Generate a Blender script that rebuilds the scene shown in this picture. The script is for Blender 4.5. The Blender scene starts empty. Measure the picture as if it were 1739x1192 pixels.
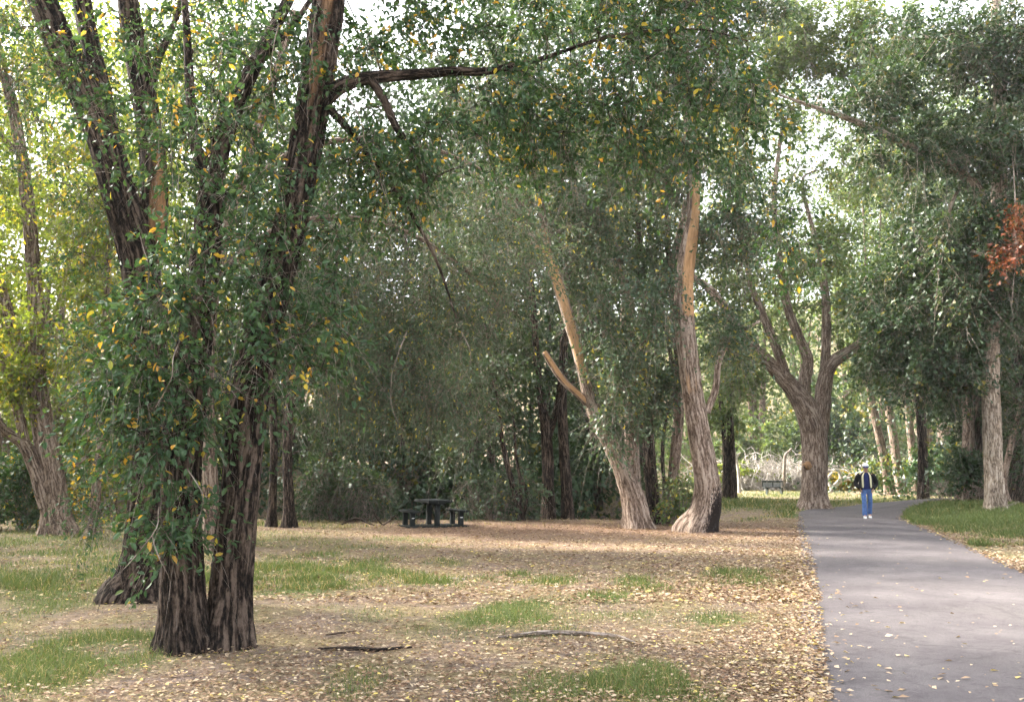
import bpy, bmesh, math, random
import numpy as np
from mathutils import Vector
R = math.radians
random.seed(7)
rng = np.random.default_rng(11)
sc = bpy.context.scene
C = sc.collection

# ------------------------------------------------------------------ camera, sky, sun, exposure
FPX, CX, CY, HOR, CAMH = 1506.0, 869.5, 596.0, 797.0, 1.6
PITCH = math.atan((HOR - CY) / FPX)
cd = bpy.data.cameras.new('camera'); cam = bpy.data.objects.new('camera', cd); C.objects.link(cam)
cam.location = (0, 0, CAMH); cam.rotation_euler = (math.pi/2 + PITCH, 0, 0)
cd.sensor_width = 36; cd.lens = 36 * FPX / 1739; cd.clip_end = 2000; cd.clip_start = 0.05
sc.camera = cam
SUN_EL, SUN_AZ = R(36), R(-62)
w = bpy.data.worlds.new('World'); sc.world = w; w.use_nodes = True
nt = w.node_tree; bg = nt.nodes['Background']
sky = nt.nodes.new('ShaderNodeTexSky'); sky.sky_type = 'NISHITA'; sky.sun_disc = False
sky.sun_elevation = SUN_EL; sky.sun_rotation = SUN_AZ; sky.air_density = 1.0; sky.dust_density = 4.0; sky.ozone_density = 1.0
hs = nt.nodes.new('ShaderNodeHueSaturation'); hs.inputs['Saturation'].default_value = 0.24
nt.links.new(sky.outputs[0], hs.inputs['Color']); nt.links.new(hs.outputs[0], bg.inputs[0])
bg.inputs[1].default_value = 0.15
ld = bpy.data.lights.new('sun', 'SUN'); sun = bpy.data.objects.new('sun', ld); C.objects.link(sun)
ld.energy = 3.2; ld.angle = R(5); ld.color = (1.0, 0.93, 0.82)
sdir = Vector((math.sin(SUN_AZ)*math.cos(SUN_EL), math.cos(SUN_AZ)*math.cos(SUN_EL), math.sin(SUN_EL)))
sun.rotation_euler = sdir.to_track_quat('Z', 'Y').to_euler(); sun.location = (0, 0, 40)
sc.view_settings.view_transform = 'Standard'; sc.view_settings.look = 'None'
sc.view_settings.exposure = 2.75; sc.view_settings.gamma = 1
sc.render.engine = 'CYCLES'
sc.cycles.use_denoising = True
sc.cycles.max_bounces = 5; sc.cycles.diffuse_bounces = 3; sc.cycles.transmission_bounces = 3; sc.cycles.glossy_bounces = 1
sc.cycles.use_adaptive_sampling = True; sc.cycles.adaptive_threshold = 0.03
sc.cycles.sample_clamp_indirect = 6

# ------------------------------------------------------------------ pixel helpers (a pixel gives a direction, depth comes from the ground or the thing touched)
_sp, _cp = math.sin(PITCH), math.cos(PITCH)
def ray(px, py):
    x = (px - CX)/FPX; u = (CY - py)/FPX
    return np.array([x, _cp - u*_sp, _sp + u*_cp])
def P(px, py, Y):
    d = ray(px, py); return np.array([0, 0, CAMH]) + d*(Y/d[1])
def GD(px, py):                       # depth at which this pixel meets the ground
    d = ray(px, py); return d[1]*(-CAMH/d[2])
def G(px, py):
    p = P(px, py, GD(px, py)); p[2] = gz(p[0], p[1]); return p
def mpp(Y): return Y/FPX              # metres per photo pixel at a depth

# ------------------------------------------------------------------ noise and ground height
def _hash(i, j, k):
    n = (i*374761393 + j*668265263 + k*2147483647) & 0xFFFFFFFF
    n = ((n ^ (n >> 13))*1274126177) & 0xFFFFFFFF
    return ((n ^ (n >> 16)) & 0xFFFF)/65535.0
def vnoise(p):
    p = np.asarray(p, float); f = np.floor(p); t = p - f; t = t*t*(3-2*t); i = f.astype(np.int64)
    r = 0
    for a in (0, 1):
        for b in (0, 1):
            for c in (0, 1):
                wgt = (t[..., 0] if a else 1-t[..., 0])*(t[..., 1] if b else 1-t[..., 1])*(t[..., 2] if c else 1-t[..., 2])
                r = r + wgt*_hash(i[..., 0]+a, i[..., 1]+b, i[..., 2]+c)
    return r
def fbm2(x, y, s, seed=0, octv=4):
    r = 0; a = 0.5; tot = 0
    for o in range(octv):
        r = r + a*vnoise(np.stack([x*s, y*s, np.full_like(np.asarray(x, float), seed*7.3+o*3.1)], -1)); tot += a; a *= .5; s *= 2.03
    return r/tot
def sstep(a, b, x):
    t = np.clip((x-a)/(b-a), 0, 1); return t*t*(3-2*t)
def gza(x, y):
    x = np.asarray(x, float); y = np.asarray(y, float)
    z = (fbm2(x, y, .35, 1, 3)-.5)*.10
    ed = 27.5 + .25*np.maximum(x, -30)*0 + (fbm2(x, y*0, .15, 5, 2)-.5)*2
    left = 1 - sstep(5.0, 9.0, x)
    z = z - left*1.15*sstep(ed+1.0, ed+5.0, y)
    z = z + left*2.9*sstep(ed+9.5, ed+17, y)
    z = z + .35*sstep(12.5, 17, x - .12*(y-26))*sstep(20, 25, y)*(1-sstep(38, 44, y))
    z = z + 7*sstep(82, 120, y) + 22*sstep(105, 165, y)
    z = z + 4*sstep(30, 60, x)*sstep(14, 24, y)
    pathm = sstep(-.4, .4, x - (.336*y-.1))*(1-sstep(-.4, .4, x-(.309*y+3.9)))*(y < 36)
    return z*(1-pathm)
def gz(x, y): return float(gza(np.array([x]), np.array([y]))[0])

# ------------------------------------------------------------------ materials
MATS = {}
def newmat(name):
    m = bpy.data.materials.new(name); m.use_nodes = True; MATS[name] = m
    n = m.node_tree; return m, n, n.nodes['Principled BSDF'], n.nodes['Material Output']
def ramp(n, stops, interp='LINEAR'):
    r = n.nodes.new('ShaderNodeValToRGB'); e = r.color_ramp; e.interpolation = interp
    while len(e.elements) < len(stops): e.elements.new(.5)
    for el, (p, c) in zip(e.elements, stops): el.position = p; el.color = (*c, 1)
    return r
def attr(n, name):
    a = n.nodes.new('ShaderNodeAttribute'); a.attribute_name = name; return a
def leafmat(name, stops, trans=.38, rough=.5, spec=.45, tmul=(1.5, 1.45, .7)):
    m, n, b, out = newmat(name)
    a = attr(n, 'lc'); r = ramp(n, stops); n.links.new(a.outputs['Fac'], r.inputs[0])
    n.links.new(r.outputs[0], b.inputs['Base Color'])
    b.inputs['Roughness'].default_value = rough; b.inputs['Specular IOR Level'].default_value = spec
    t = n.nodes.new('ShaderNodeBsdfTranslucent')
    mx = n.nodes.new('ShaderNodeMix'); mx.data_type = 'RGBA'; mx.blend_type = 'MULTIPLY'; mx.inputs[0].default_value = 1
    n.links.new(r.outputs[0], mx.inputs[6]); mx.inputs[7].default_value = (*tmul, 1)
    n.links.new(mx.outputs[2], t.inputs[0])
    ms = n.nodes.new('ShaderNodeMixShader'); ms.inputs[0].default_value = trans
    n.links.new(b.outputs[0], ms.inputs[1]); n.links.new(t.outputs[0], ms.inputs[2]); n.links.new(ms.outputs[0], out.inputs[0])
    return m
Y1, Y2 = (.44, .36, .05), (.46, .25, .04)
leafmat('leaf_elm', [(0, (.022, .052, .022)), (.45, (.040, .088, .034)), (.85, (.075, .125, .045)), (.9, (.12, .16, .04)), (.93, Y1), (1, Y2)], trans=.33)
leafmat('leaf_grey', [(0, (.034, .062, .036)), (.5, (.060, .100, .056)), (.88, (.100, .142, .080)), (.93, (.17, .18, .06)), (1, Y1)], trans=.3)
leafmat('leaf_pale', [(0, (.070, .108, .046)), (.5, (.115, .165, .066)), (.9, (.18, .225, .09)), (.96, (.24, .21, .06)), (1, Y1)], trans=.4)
leafmat('leaf_sunny', [(0, (.085, .125, .028)), (.5, (.15, .20, .042)), (.85, (.24, .27, .05)), (.94, (.36, .30, .04)), (1, Y1)], trans=.55)  # yellowing leaves, brightened: part of the sunlight is put into this colour
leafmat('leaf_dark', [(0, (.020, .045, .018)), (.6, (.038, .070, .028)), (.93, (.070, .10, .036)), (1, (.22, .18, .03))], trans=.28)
leafmat('leaf_red', [(0, (.12, .035, .018)), (.5, (.22, .065, .028)), (.8, (.12, .10, .04)), (1, (.34, .14, .04))], trans=.25)
leafmat('leaf_yellow', [(0, (.16, .15, .03)), (.5, (.30, .24, .03)), (1, (.46, .28, .03))], trans=.4)
leafmat('grass_blade', [(0, (.085, .118, .038)), (.4, (.135, .172, .058)), (.62, (.21, .225, .088)), (.68, (.26, .21, .09)), (.85, (.34, .27, .13)), (1, (.44, .36, .20))], trans=.25, rough=.6, spec=.25)
leafmat('litter_leaf', [(0, (.10, .060, .038)), (.25, (.21, .128, .082)), (.5, (.33, .225, .145)), (.72, (.44, .335, .225)), (.9, (.56, .46, .33)), (.95, (.56, .44, .14)), (1, (.60, .48, .16))], trans=.12, rough=.75, spec=.15)

def barkmat(name, dark, mid, light, bare=(.36, .20, .10), scale=12.0, zs=.11, bump=1.0, dist=.04):
    m, n, b, out = newmat(name)
    a = attr(n, 'bk'); mp = n.nodes.new('ShaderNodeMapping'); mp.inputs['Scale'].default_value = (1, 1, zs)
    n.links.new(a.outputs['Vector'], mp.inputs[0])
    n1 = n.nodes.new('ShaderNodeTexNoise'); n1.inputs['Scale'].default_value = scale*2.4; n1.inputs['Detail'].default_value = 6; n1.inputs['Roughness'].default_value = .65; n1.inputs['Distortion'].default_value = .5
    lo = n.nodes.new('ShaderNodeTexNoise'); lo.inputs['Scale'].default_value = 2.2; lo.inputs['Detail'].default_value = 2; n.links.new(a.outputs['Vector'], lo.inputs['Vector'])
    nd = n.nodes.new('ShaderNodeVectorMath'); nd.operation = 'MULTIPLY_ADD'; nd.inputs[1].default_value = (.10, .10, 0)
    n.links.new(lo.outputs['Color'], nd.inputs[0]); n.links.new(mp.outputs[0], nd.inputs[2]); n.links.new(nd.outputs[0], n1.inputs['Vector'])
    rn = n.nodes.new('ShaderNodeTexNoise'); rn.inputs['Scale'].default_value = scale*1.05; rn.inputs['Detail'].default_value = 3; rn.inputs['Roughness'].default_value = .55; n.links.new(nd.outputs[0], rn.inputs['Vector'])
    s1 = n.nodes.new('ShaderNodeMath'); s1.operation = 'SUBTRACT'; s1.inputs[1].default_value = .5; n.links.new(rn.outputs['Fac'], s1.inputs[0])
    s2 = n.nodes.new('ShaderNodeMath'); s2.operation = 'ABSOLUTE'; n.links.new(s1.outputs[0], s2.inputs[0])
    vr = n.nodes.new('ShaderNodeMapRange'); vr.inputs[1].default_value = 0; vr.inputs[2].default_value = .13; n.links.new(s2.outputs[0], vr.inputs[0])
    had = n.nodes.new('ShaderNodeMath'); had.operation = 'MULTIPLY_ADD'; had.inputs[1].default_value = .42
    hs2 = n.nodes.new('ShaderNodeMath'); hs2.operation = 'MULTIPLY'; hs2.inputs[1].default_value = .75; n.links.new(n1.outputs['Fac'], hs2.inputs[0])
    n.links.new(vr.outputs[0], had.inputs[0]); n.links.new(hs2.outputs[0], had.inputs[2])
    m3 = n.nodes.new('ShaderNodeMapping'); m3.inputs['Scale'].default_value = (1, 1, .42); n.links.new(a.outputs['Vector'], m3.inputs[0])
    n3 = n.nodes.new('ShaderNodeTexNoise'); n3.inputs['Scale'].default_value = scale*3.2; n3.inputs['Detail'].default_value = 5; n3.inputs['Roughness'].default_value = .7; n.links.new(m3.outputs[0], n3.inputs['Vector'])
    h3 = n.nodes.new('ShaderNodeMath'); h3.operation = 'MULTIPLY_ADD'; h3.inputs[1].default_value = 1.1; n.links.new(n3.outputs['Fac'], h3.inputs[0]); n.links.new(had.outputs[0], h3.inputs[2])
    h4 = n.nodes.new('ShaderNodeMath'); h4.operation = 'SUBTRACT'; h4.inputs[1].default_value = .55; n.links.new(h3.outputs[0], h4.inputs[0]); had = h4
    r = ramp(n, [(.36, dark), (.56, mid), (.84, light)]); n.links.new(had.outputs[0], r.inputs[0])
    big = n.nodes.new('ShaderNodeTexNoise'); big.inputs['Scale'].default_value = 1.7; big.inputs['Detail'].default_value = 3
    n.links.new(a.outputs['Vector'], big.inputs['Vector'])
    br = ramp(n, [(.3, (.72, .70, .68)), (.7, (1.2, 1.18, 1.16))]); n.links.new(big.outputs['Fac'], br.inputs[0])
    mu = n.nodes.new('ShaderNodeMix'); mu.data_type = 'RGBA'; mu.blend_type = 'MULTIPLY'; mu.inputs[0].default_value = 1
    n.links.new(r.outputs[0], mu.inputs[6]); n.links.new(br.outputs[0], mu.inputs[7])
    ba = attr(n, 'bare'); add = n.nodes.new('ShaderNodeMath'); add.operation = 'ADD'
    n2 = n.nodes.new('ShaderNodeTexNoise'); n2.inputs['Scale'].default_value = 5; n.links.new(mp.outputs[0], n2.inputs['Vector']); n2.inputs['Detail'].default_value = 4
    n.links.new(ba.outputs['Fac'], add.inputs[0]); n.links.new(n2.outputs['Fac'], add.inputs[1])
    br2 = n.nodes.new('ShaderNodeMapRange'); br2.inputs[1].default_value = .95; br2.inputs[2].default_value = 1.1; n.links.new(add.outputs[0], br2.inputs[0])
    wood = ramp(n, [(.3, tuple(c*.7 for c in bare)), (.7, tuple(min(1, c*1.35) for c in bare))]); n.links.new(n1.outputs['Fac'], wood.inputs[0])
    mb = n.nodes.new('ShaderNodeMix'); mb.data_type = 'RGBA'; n.links.new(br2.outputs[0], mb.inputs[0]); n.links.new(mu.outputs[2], mb.inputs[6]); n.links.new(wood.outputs[0], mb.inputs[7])
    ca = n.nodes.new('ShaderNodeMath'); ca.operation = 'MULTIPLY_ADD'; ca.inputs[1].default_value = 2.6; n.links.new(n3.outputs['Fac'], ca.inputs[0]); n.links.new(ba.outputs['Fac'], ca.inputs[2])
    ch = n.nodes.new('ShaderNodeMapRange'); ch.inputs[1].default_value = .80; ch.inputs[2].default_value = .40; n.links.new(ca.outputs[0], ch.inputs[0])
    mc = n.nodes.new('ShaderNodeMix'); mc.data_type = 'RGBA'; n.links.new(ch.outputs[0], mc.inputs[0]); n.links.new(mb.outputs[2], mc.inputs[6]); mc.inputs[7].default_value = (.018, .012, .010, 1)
    n.links.new(mc.outputs[2], b.inputs['Base Color'])
    bp = n.nodes.new('ShaderNodeBump'); bp.inputs['Strength'].default_value = bump; bp.inputs['Distance'].default_value = dist
    n.links.new(had.outputs[0], bp.inputs['Height']); n.links.new(bp.outputs[0], b.inputs['Normal'])
    b.inputs['Roughness'].default_value = .9; b.inputs['Specular IOR Level'].default_value = .2
    return m
barkmat('bark_dark', (.008, .006, .005), (.046, .032, .024), (.17, .127, .10), scale=13, dist=.06)
barkmat('bark_brown', (.060, .041, .031), (.19, .135, .102), (.36, .285, .23))
barkmat('bark_pale', (.10, .070, .052), (.25, .185, .145), (.45, .37, .31), bare=(.48, .29, .15), scale=10)
barkmat('bark_birchy', (.13, .10, .075), (.34, .27, .21), (.52, .45, .38), scale=9, zs=.2)
barkmat('wood_grey', (.26, .235, .21), (.42, .385, .35), (.60, .565, .53), scale=14, dist=.015)
barkmat('wood_dead', (.10, .080, .062), (.22, .18, .15), (.40, .35, .31), scale=14, dist=.015)

def plain(name, col, rough=.7, spec=.3, var=.25, scale=30, metal=0, bump=.1):
    m, n, b, out = newmat(name)
    tc = n.nodes.new('ShaderNodeTexCoord'); t = n.nodes.new('ShaderNodeTexNoise'); t.inputs['Scale'].default_value = scale; t.inputs['Detail'].default_value = 4
    n.links.new(tc.outputs['Object'], t.inputs['Vector'])
    r = ramp(n, [(.3, tuple(c*(1-var) for c in col)), (.7, tuple(min(1, c*(1+var)) for c in col))]); n.links.new(t.outputs['Fac'], r.inputs[0])
    n.links.new(r.outputs[0], b.inputs['Base Color'])
    b.inputs['Roughness'].default_value = rough; b.inputs['Specular IOR Level'].default_value = spec; b.inputs['Metallic'].default_value = metal
    if bump:
        bp = n.nodes.new('ShaderNodeBump'); bp.inputs['Strength'].default_value = bump; bp.inputs['Distance'].default_value = .01
        n.links.new(t.outputs['Fac'], bp.inputs['Height']); n.links.new(bp.outputs[0], b.inputs['Normal'])
    return m

# ------------------------------------------------------------------ mesh helpers
def make_mesh(name, V, F, attrs=None, smooth=False, mat=None):
    me = bpy.data.meshes.new(name); V = np.ascontiguousarray(V, np.float32)
    if isinstance(F, np.ndarray): F = [F]
    F = [np.asarray(f, np.int32) for f in F if len(f)]
    me.vertices.add(len(V)); me.vertices.foreach_set('co', V.ravel())
    nl = sum(f.size for f in F); npoly = sum(len(f) for f in F)
    me.loops.add(nl); me.polygons.add(npoly)
    me.loops.foreach_set('vertex_index', np.concatenate([f.ravel() for f in F]))
    st = []; o = 0
    for f in F:
        st.append(o + np.arange(len(f))*f.shape[1]); o += f.size
    me.polygons.foreach_set('loop_start', np.concatenate(st).astype(np.int32))
    me.polygons.foreach_set('use_smooth', np.full(npoly, smooth))
    for k, a in (attrs or {}).items():
        a = np.ascontiguousarray(a, np.float32)
        if a.ndim == 1:
            at = me.attributes.new(k, 'FLOAT', 'POINT'); at.data.foreach_set('value', a)
        else:
            at = me.attributes.new(k, 'FLOAT_VECTOR', 'POINT'); at.data.foreach_set('vector', a.ravel())
    me.update(calc_edges=True)
    if mat: me.materials.append(MATS[mat])
    return me
def link(name, me, parent=None, **props):
    o = bpy.data.objects.new(name, me); C.objects.link(o)
    if parent is not None:
        o.parent = parent; o.location = -parent.location
    for k, v in props.items(): o[k] = v
    return o
def empty(name, loc, label, cat, group=None):
    o = bpy.data.objects.new(name, None); o.location = tuple(float(c) for c in loc); o.empty_display_size = .3; C.objects.link(o)
    o['label'] = label; o['category'] = cat
    if group: o['group'] = group
    return o
class Acc:
    def __init__(s): s.V = []; s.F = {}; s.A = {}; s.n = 0
    def add(s, V, F, **attrs):
        V = np.asarray(V, float)
        for f in (F if isinstance(F, list) else [F]):
            f = np.asarray(f)
            if len(f): s.F.setdefault(f.shape[1], []).append(f + s.n)
        for k, a in attrs.items(): s.A.setdefault(k, []).append(np.asarray(a, float))
        s.V.append(V); s.n += len(V)
    def mesh(s, name, mat, smooth=False):
        F = [np.concatenate(v) for v in s.F.values()]
        return make_mesh(name, np.concatenate(s.V), F, {k: np.concatenate(v) for k, v in s.A.items()}, smooth, mat)
def spline(pts, step):
    p = np.asarray(pts, float); q = np.vstack([2*p[0]-p[1], p, 2*p[-1]-p[-2]]); out = []
    for i in range(1, len(q)-2):
        d = np.linalg.norm(q[i+1][:3]-q[i][:3]); n = max(2, int(math.ceil(d/step)))
        t = np.linspace(0, 1, n, endpoint=False)[:, None]
        out.append(.5*((2*q[i]) + (-q[i-1]+q[i+1])*t + (2*q[i-1]-5*q[i]+4*q[i+1]-q[i+2])*t*t + (-q[i-1]+3*q[i]-3*q[i+1]+q[i+2])*t**3))
    out.append(p[-1:]); return np.vstack(out)
def tube(path, rad, sides, ridge=0.0, flare=0.0, z0=None, seed=0, lump=.06, cap=True):
    path = np.asarray(path, float); N = len(path); rad = np.maximum(np.asarray(rad, float), .001)
    T = np.gradient(path, axis=0); T /= np.linalg.norm(T, axis=1)[:, None]+1e-9
    up = np.array([0, 1., 0]) if abs(T[0][1]) < .9 else np.array([1., 0, 0])
    U = np.zeros_like(path); u = np.cross(T[0], up); u /= np.linalg.norm(u)
    for i in range(N):
        u = u - T[i]*np.dot(u, T[i]); u /= np.linalg.norm(u); U[i] = u
    W = np.cross(T, U); th = np.arange(sides)*2*math.pi/sides
    L = np.concatenate([[0], np.cumsum(np.linalg.norm(np.diff(path, axis=0), axis=1))])
    ct, st = np.cos(th), np.sin(th)
    rr = np.repeat(rad[:, None], sides, 1)
    bk = np.stack([rr*ct, rr*st, np.repeat(L[:, None], sides, 1)], -1) + seed*3.7
    if lump:
        rr = rr*(1 + lump*2*(vnoise(np.stack([ct[None]*1.3+0*L[:, None], st[None]*1.3+0*L[:, None], L[:, None]*1.1+0*ct[None]], -1)+seed*5.1)-.5))
    if ridge:
        k = 5.2 if sides < 50 else 8.5
        q = np.stack([ct[None]*k+0*L[:, None], st[None]*k+0*L[:, None], L[:, None]*(2.2 if sides < 50 else 3.6)+0*ct[None]], -1)+seed
        a = vnoise(q); b = vnoise(q*np.array([2.1, 2.1, 1.7])+9)
        rr = rr*(1 + ridge*((1-np.abs(2*a-1))*1.2 + (1-np.abs(2*b-1))*.5 - .85))
    if flare:
        h = np.maximum(path[:, 2]-(z0 if z0 is not None else path[0, 2]), 0)
        fl = flare*np.exp(-h/.28); ph = seed*1.7
        lob = .55 + .45*np.cos(th*4+ph) + .3*np.cos(th*3-ph*2)
        rr = rr*(1 + fl[:, None]*np.maximum(lob, 0)[None])
    V = path[:, None] + rr[..., None]*(ct[None, :, None]*U[:, None] + st[None, :, None]*W[:, None])
    i = np.arange(N-1)[:, None]*sides; j = np.arange(sides)[None]; jn = (j+1) % sides
    F = np.stack([i+j, i+jn, i+sides+jn, i+sides+j], -1).reshape(-1, 4)
    Fs = [F]
    if cap: Fs.append((np.arange(sides) + (N-1)*sides)[None])
    return V.reshape(-1, 3), Fs, bk.reshape(-1, 3)

def unit(v): return v/(np.linalg.norm(v, axis=-1, keepdims=True)+1e-9)
def tri_leaves(Pos, axis, nrm, size, lc, width=.55):
    n = len(Pos); ax = unit(axis); s = unit(np.cross(ax, nrm)); L = size[:, None]
    V = np.stack([Pos - ax*L*.5, Pos + ax*L*.25 + s*L*width*.6, Pos + ax*L*.5 - s*L*width*.5], 1)
    return V.reshape(-1, 3), np.arange(n*3).reshape(n, 3), np.repeat(lc, 3)
def leaves(Pos, axis, nrm, size, lc, near=True, width=.55):
    n = len(Pos); ax = unit(axis); s = unit(np.cross(ax, nrm)); nn = np.cross(s, ax); L = size[:, None]; wd = width*L
    if near:
        pts = [(0, 0, 0), (.28, .42, .06), (.66, .40, .05), (1, 0, -.10), (.66, -.40, .05), (.28, -.42, .06)]
        V = np.stack([Pos + ax*L*a + s*wd*b + nn*L*c for a, b, c in pts], 1)
        b = np.arange(n)[:, None]*6
        F = np.concatenate([b+np.array([[0, 1, 2, 3]]), b+np.array([[0, 3, 4, 5]])])
        return V.reshape(-1, 3), F, np.repeat(lc, 6)
    pts = [(0, 0, 0), (.45, .5, .05), (1, 0, -.08), (.45, -.5, .05)]
    V = np.stack([Pos + ax*L*a + s*wd*b + nn*L*c for a, b, c in pts], 1)
    F = np.arange(n*4).reshape(n, 4)
    return V.reshape(-1, 3), F, np.repeat(lc, 4)
def strands(S, D, L, droop, r0, rings=4, wig=.0, seed=0):
    """many thin 3-sided drooping twigs at once -> V, F, bk, point function"""
    n = len(S); D = unit(D); t = np.linspace(0, 1, rings)
    ph = rng.uniform(0, 6.28, (n, 2)); side = unit(np.cross(D, rng.normal(size=(n, 3))))
    def pt(i, tt):
        q = S[i] + D[i]*(L[i]*tt)[:, None]
        q[:, 2] -= droop[i]*L[i]*tt*tt
        if wig: q += side[i]*(np.sin(tt*7+ph[i, 0])*wig*L[i]*tt)[:, None]
        return q
    idx = np.arange(n); cen = np.stack([pt(idx, np.full(n, tt)) for tt in t], 1)
    u = side; v = unit(np.cross(D, u)); V = np.zeros((n, rings, 3, 3))
    for k in range(3):
        a = k*2*math.pi/3; rr = (r0[:, None]*(1-.8*t[None]))[..., None]
        V[:, :, k] = cen + rr*(math.cos(a)*u + math.sin(a)*v)[:, None]
    b = (np.arange(n)*rings*3)[:, None, None]; i = (np.arange(rings-1)*3)[None, :, None]; j = np.arange(3)[None, None]; jn = (j+1) % 3
    F = np.stack([b+i+j, b+i+jn, b+i+3+jn, b+i+3+j], -1).reshape(-1, 4)
    V = V.reshape(-1, 3); return V, F, V*1.0, pt

# ------------------------------------------------------------------ tree builder
class Tree:
    def __init__(s, name, label, base, bark, leaf, cat='tree', group=None):
        s.base = np.asarray(base, float); s.root = empty(name, base, label, cat, group)
        s.bark, s.leaf = bark, leaf; s.tr = Acc(); s.br = Acc(); s.lf = Acc(); s.dd = Acc(); s.NP = []; s.NR = []; s.seed = int(rng.integers(1, 900))
    def stem(s, pts, sides=20, step=None, ridge=.0, flare=0, barefn=None, root=False, world=False, cap=True):
        q = np.array([list(P(a, b, c))+[r] for a, b, c, r in pts] if not world else pts, float)
        if root:
            g = gz(q[0, 0], q[0, 1]); q[0, 2] = g
            q = np.vstack([[q[0, 0], q[0, 1], g-.25, q[0, 3]*1.02], q])
        st = step or max(.06, .7*q[:, 3].mean()); c = spline(q, st); s.seed += 1
        V, F, bk = tube(c[:, :3], c[:, 3], sides, ridge, flare, gz(q[0, 0], q[0, 1]) if root else None, s.seed, cap=cap)
        ba = np.zeros(len(V)) if barefn is None else barefn(V, np.repeat(c[:, :3], sides, 0))
        s.tr.add(V, F, bk=bk, bare=ba)
        k = c[:, 2] > s.base[2]+1.0
        s.NP.append(c[k, :3]); s.NR.append(c[k, 3]); return c
    def crown(s, vols, near=True, twigs=6, per=9, size=.06, tl=.55, droop=.5, yellow=.06, spread=.35, dead=.15, sides=3, width=.55, world=False, branch=True, maxr=.05, twig_r=.003):
        tips = []
        for v in vols:
            if len(v) == 7: px, py, Y, rx, ry, rd, n = v; c = P(px, py, Y); rad = np.array([rx*mpp(Y), rd, ry*mpp(Y)])
            else: c = np.array(v[:3], float); rad = np.array(v[3:6], float); n = v[6] if len(v) > 6 else v[-1]
            if world: c = np.array(v[:3], float); rad = np.array(v[3:6], float); n = v[6]
            d = unit(rng.normal(size=(n, 3))); tips.append(c + d*rad*(rng.uniform(0, 1, (n, 1))**(1/2.2)))
        if not near: per = int(per*1.15)
        T = np.vstack(tips); T = T[T[:, 2] > gza(T[:, 0], T[:, 1])+.25]
        NPs = np.vstack(s.NP); NRs = np.concatenate(s.NR)
        dist = np.array([np.min(((NPs-t)**2).sum(1)) for t in T]); T = T[np.argsort(dist)]
        buf = np.zeros((len(NPs)+len(T)*8, 3)); bufr = np.zeros(len(buf)); m = len(NPs); buf[:m] = NPs; bufr[:m] = NRs
        S, D = [], []
        for t in T:
            dv = buf[:m]-t; dd = (dv**2).sum(1) + np.maximum(dv[:, 2], 0)**2*.6; i = int(np.argmin(dd)); a = buf[i]; d = math.sqrt(((a-t)**2).sum())
            k = 6; tt = np.linspace(0, 1, k)[:, None]; c1 = a + (t-a)*.45 + np.array([0, 0, .22*d]) + rng.normal(size=3)*.1*d
            pth = (1-tt)**2*a + 2*tt*(1-tt)*c1 + tt*tt*t; pth[1:-1] += rng.normal(size=(k-2, 3))*.025*d
            r0 = min(bufr[i]*.7, maxr*1.3, .007+.015*d); r = np.linspace(max(r0, .005), .0035, k)
            if branch:
                V, F, bk = tube(pth, r, sides, lump=0, cap=False); s.br.add(V, F, bk=bk, bare=np.zeros(len(V)))
            buf[m:m+k-1] = pth[1:]; bufr[m:m+k-1] = r[1:]; m += k-1
            u = rng.uniform(.35, 1.0, twigs); f = u*(k-1); i0 = np.minimum(f.astype(int), k-2); S.append(pth[i0] + (pth[i0+1]-pth[i0])*(f-i0)[:, None])
            D.append(unit(pth[-1]-pth[-3])*.7 + rng.normal(size=(twigs, 3))*np.array([.8, .8, .55]))
        S = np.vstack(S); D = np.vstack(D); n = len(S); L = rng.uniform(.5, 1.25, n)*tl; dr = rng.uniform(.3, 1.3, n)*droop
        V, F, bk, pt = strands(S, D, L, dr, np.full(n, twig_r), 3 if near else 2)
        if near or twig_r > .0031: s.br.add(V, F, bk=bk, bare=np.zeros(len(V)))
        ii = np.repeat(np.arange(n), per); t = rng.uniform(.12, 1.05, len(ii)); Pq = pt(ii, t)
        Pq += rng.normal(size=Pq.shape)*(.012 if near else spread*.3)
        ax = unit(D[ii])*.8 + rng.normal(size=Pq.shape)*.75; ax[:, 2] -= .45
        nr = rng.normal(size=Pq.shape)*.75 + np.array([0, 0, .9])
        sz = size*rng.uniform(.55, 1.25, len(ii))
        clump = rng.uniform(0, .5, n)[ii]; lc = np.clip(clump + rng.uniform(0, .42, len(ii)), 0, .91)
        yt = rng.uniform(0, 1, n) < yellow*.8; yl = (rng.uniform(0, 1, len(ii)) < yellow*.5) | (yt[ii] & (rng.uniform(0, 1, len(ii)) < .55))
        lc = np.where(yl, rng.uniform(.92, 1, len(ii)), lc)
        V, F, l = leaves(Pq, ax, nr, sz, lc, True, width) if near else tri_leaves(Pq, ax, nr, sz*1.25, lc, width+.12)
        s.lf.add(V, F, lc=l)
        if dead:
            nd = int(n*dead); q = rng.integers(0, n, nd); Dd = rng.normal(size=(nd, 3))*np.array([.7, .7, .5]); Dd[:, 2] -= .25
            V, F, bk, _ = strands(S[q], Dd, rng.uniform(.5, 1.5, nd)*tl*1.5, rng.uniform(.2, 1.3, nd), np.full(nd, twig_r*1.05), 6 if near else 4, .07)
            s.dd.add(V, F, bk=bk, bare=np.zeros(len(V)))
        return S
    def vine(s, pts, r=.006, world=False):
        q = np.array([list(P(a, b, c)) for a, b, c in pts]); c = spline(np.c_[q, np.full(len(q), r)], .06)
        c[:, :3] += (np.stack([vnoise(c[:, :3]*6+i*7) for i in range(3)], 1)-.5)*.05
        V, F, bk = tube(c[:, :3], np.linspace(r, r*.4, len(c)), 5, lump=0); s.dd.add(V, F, bk=bk, bare=np.zeros(len(V)))
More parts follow.
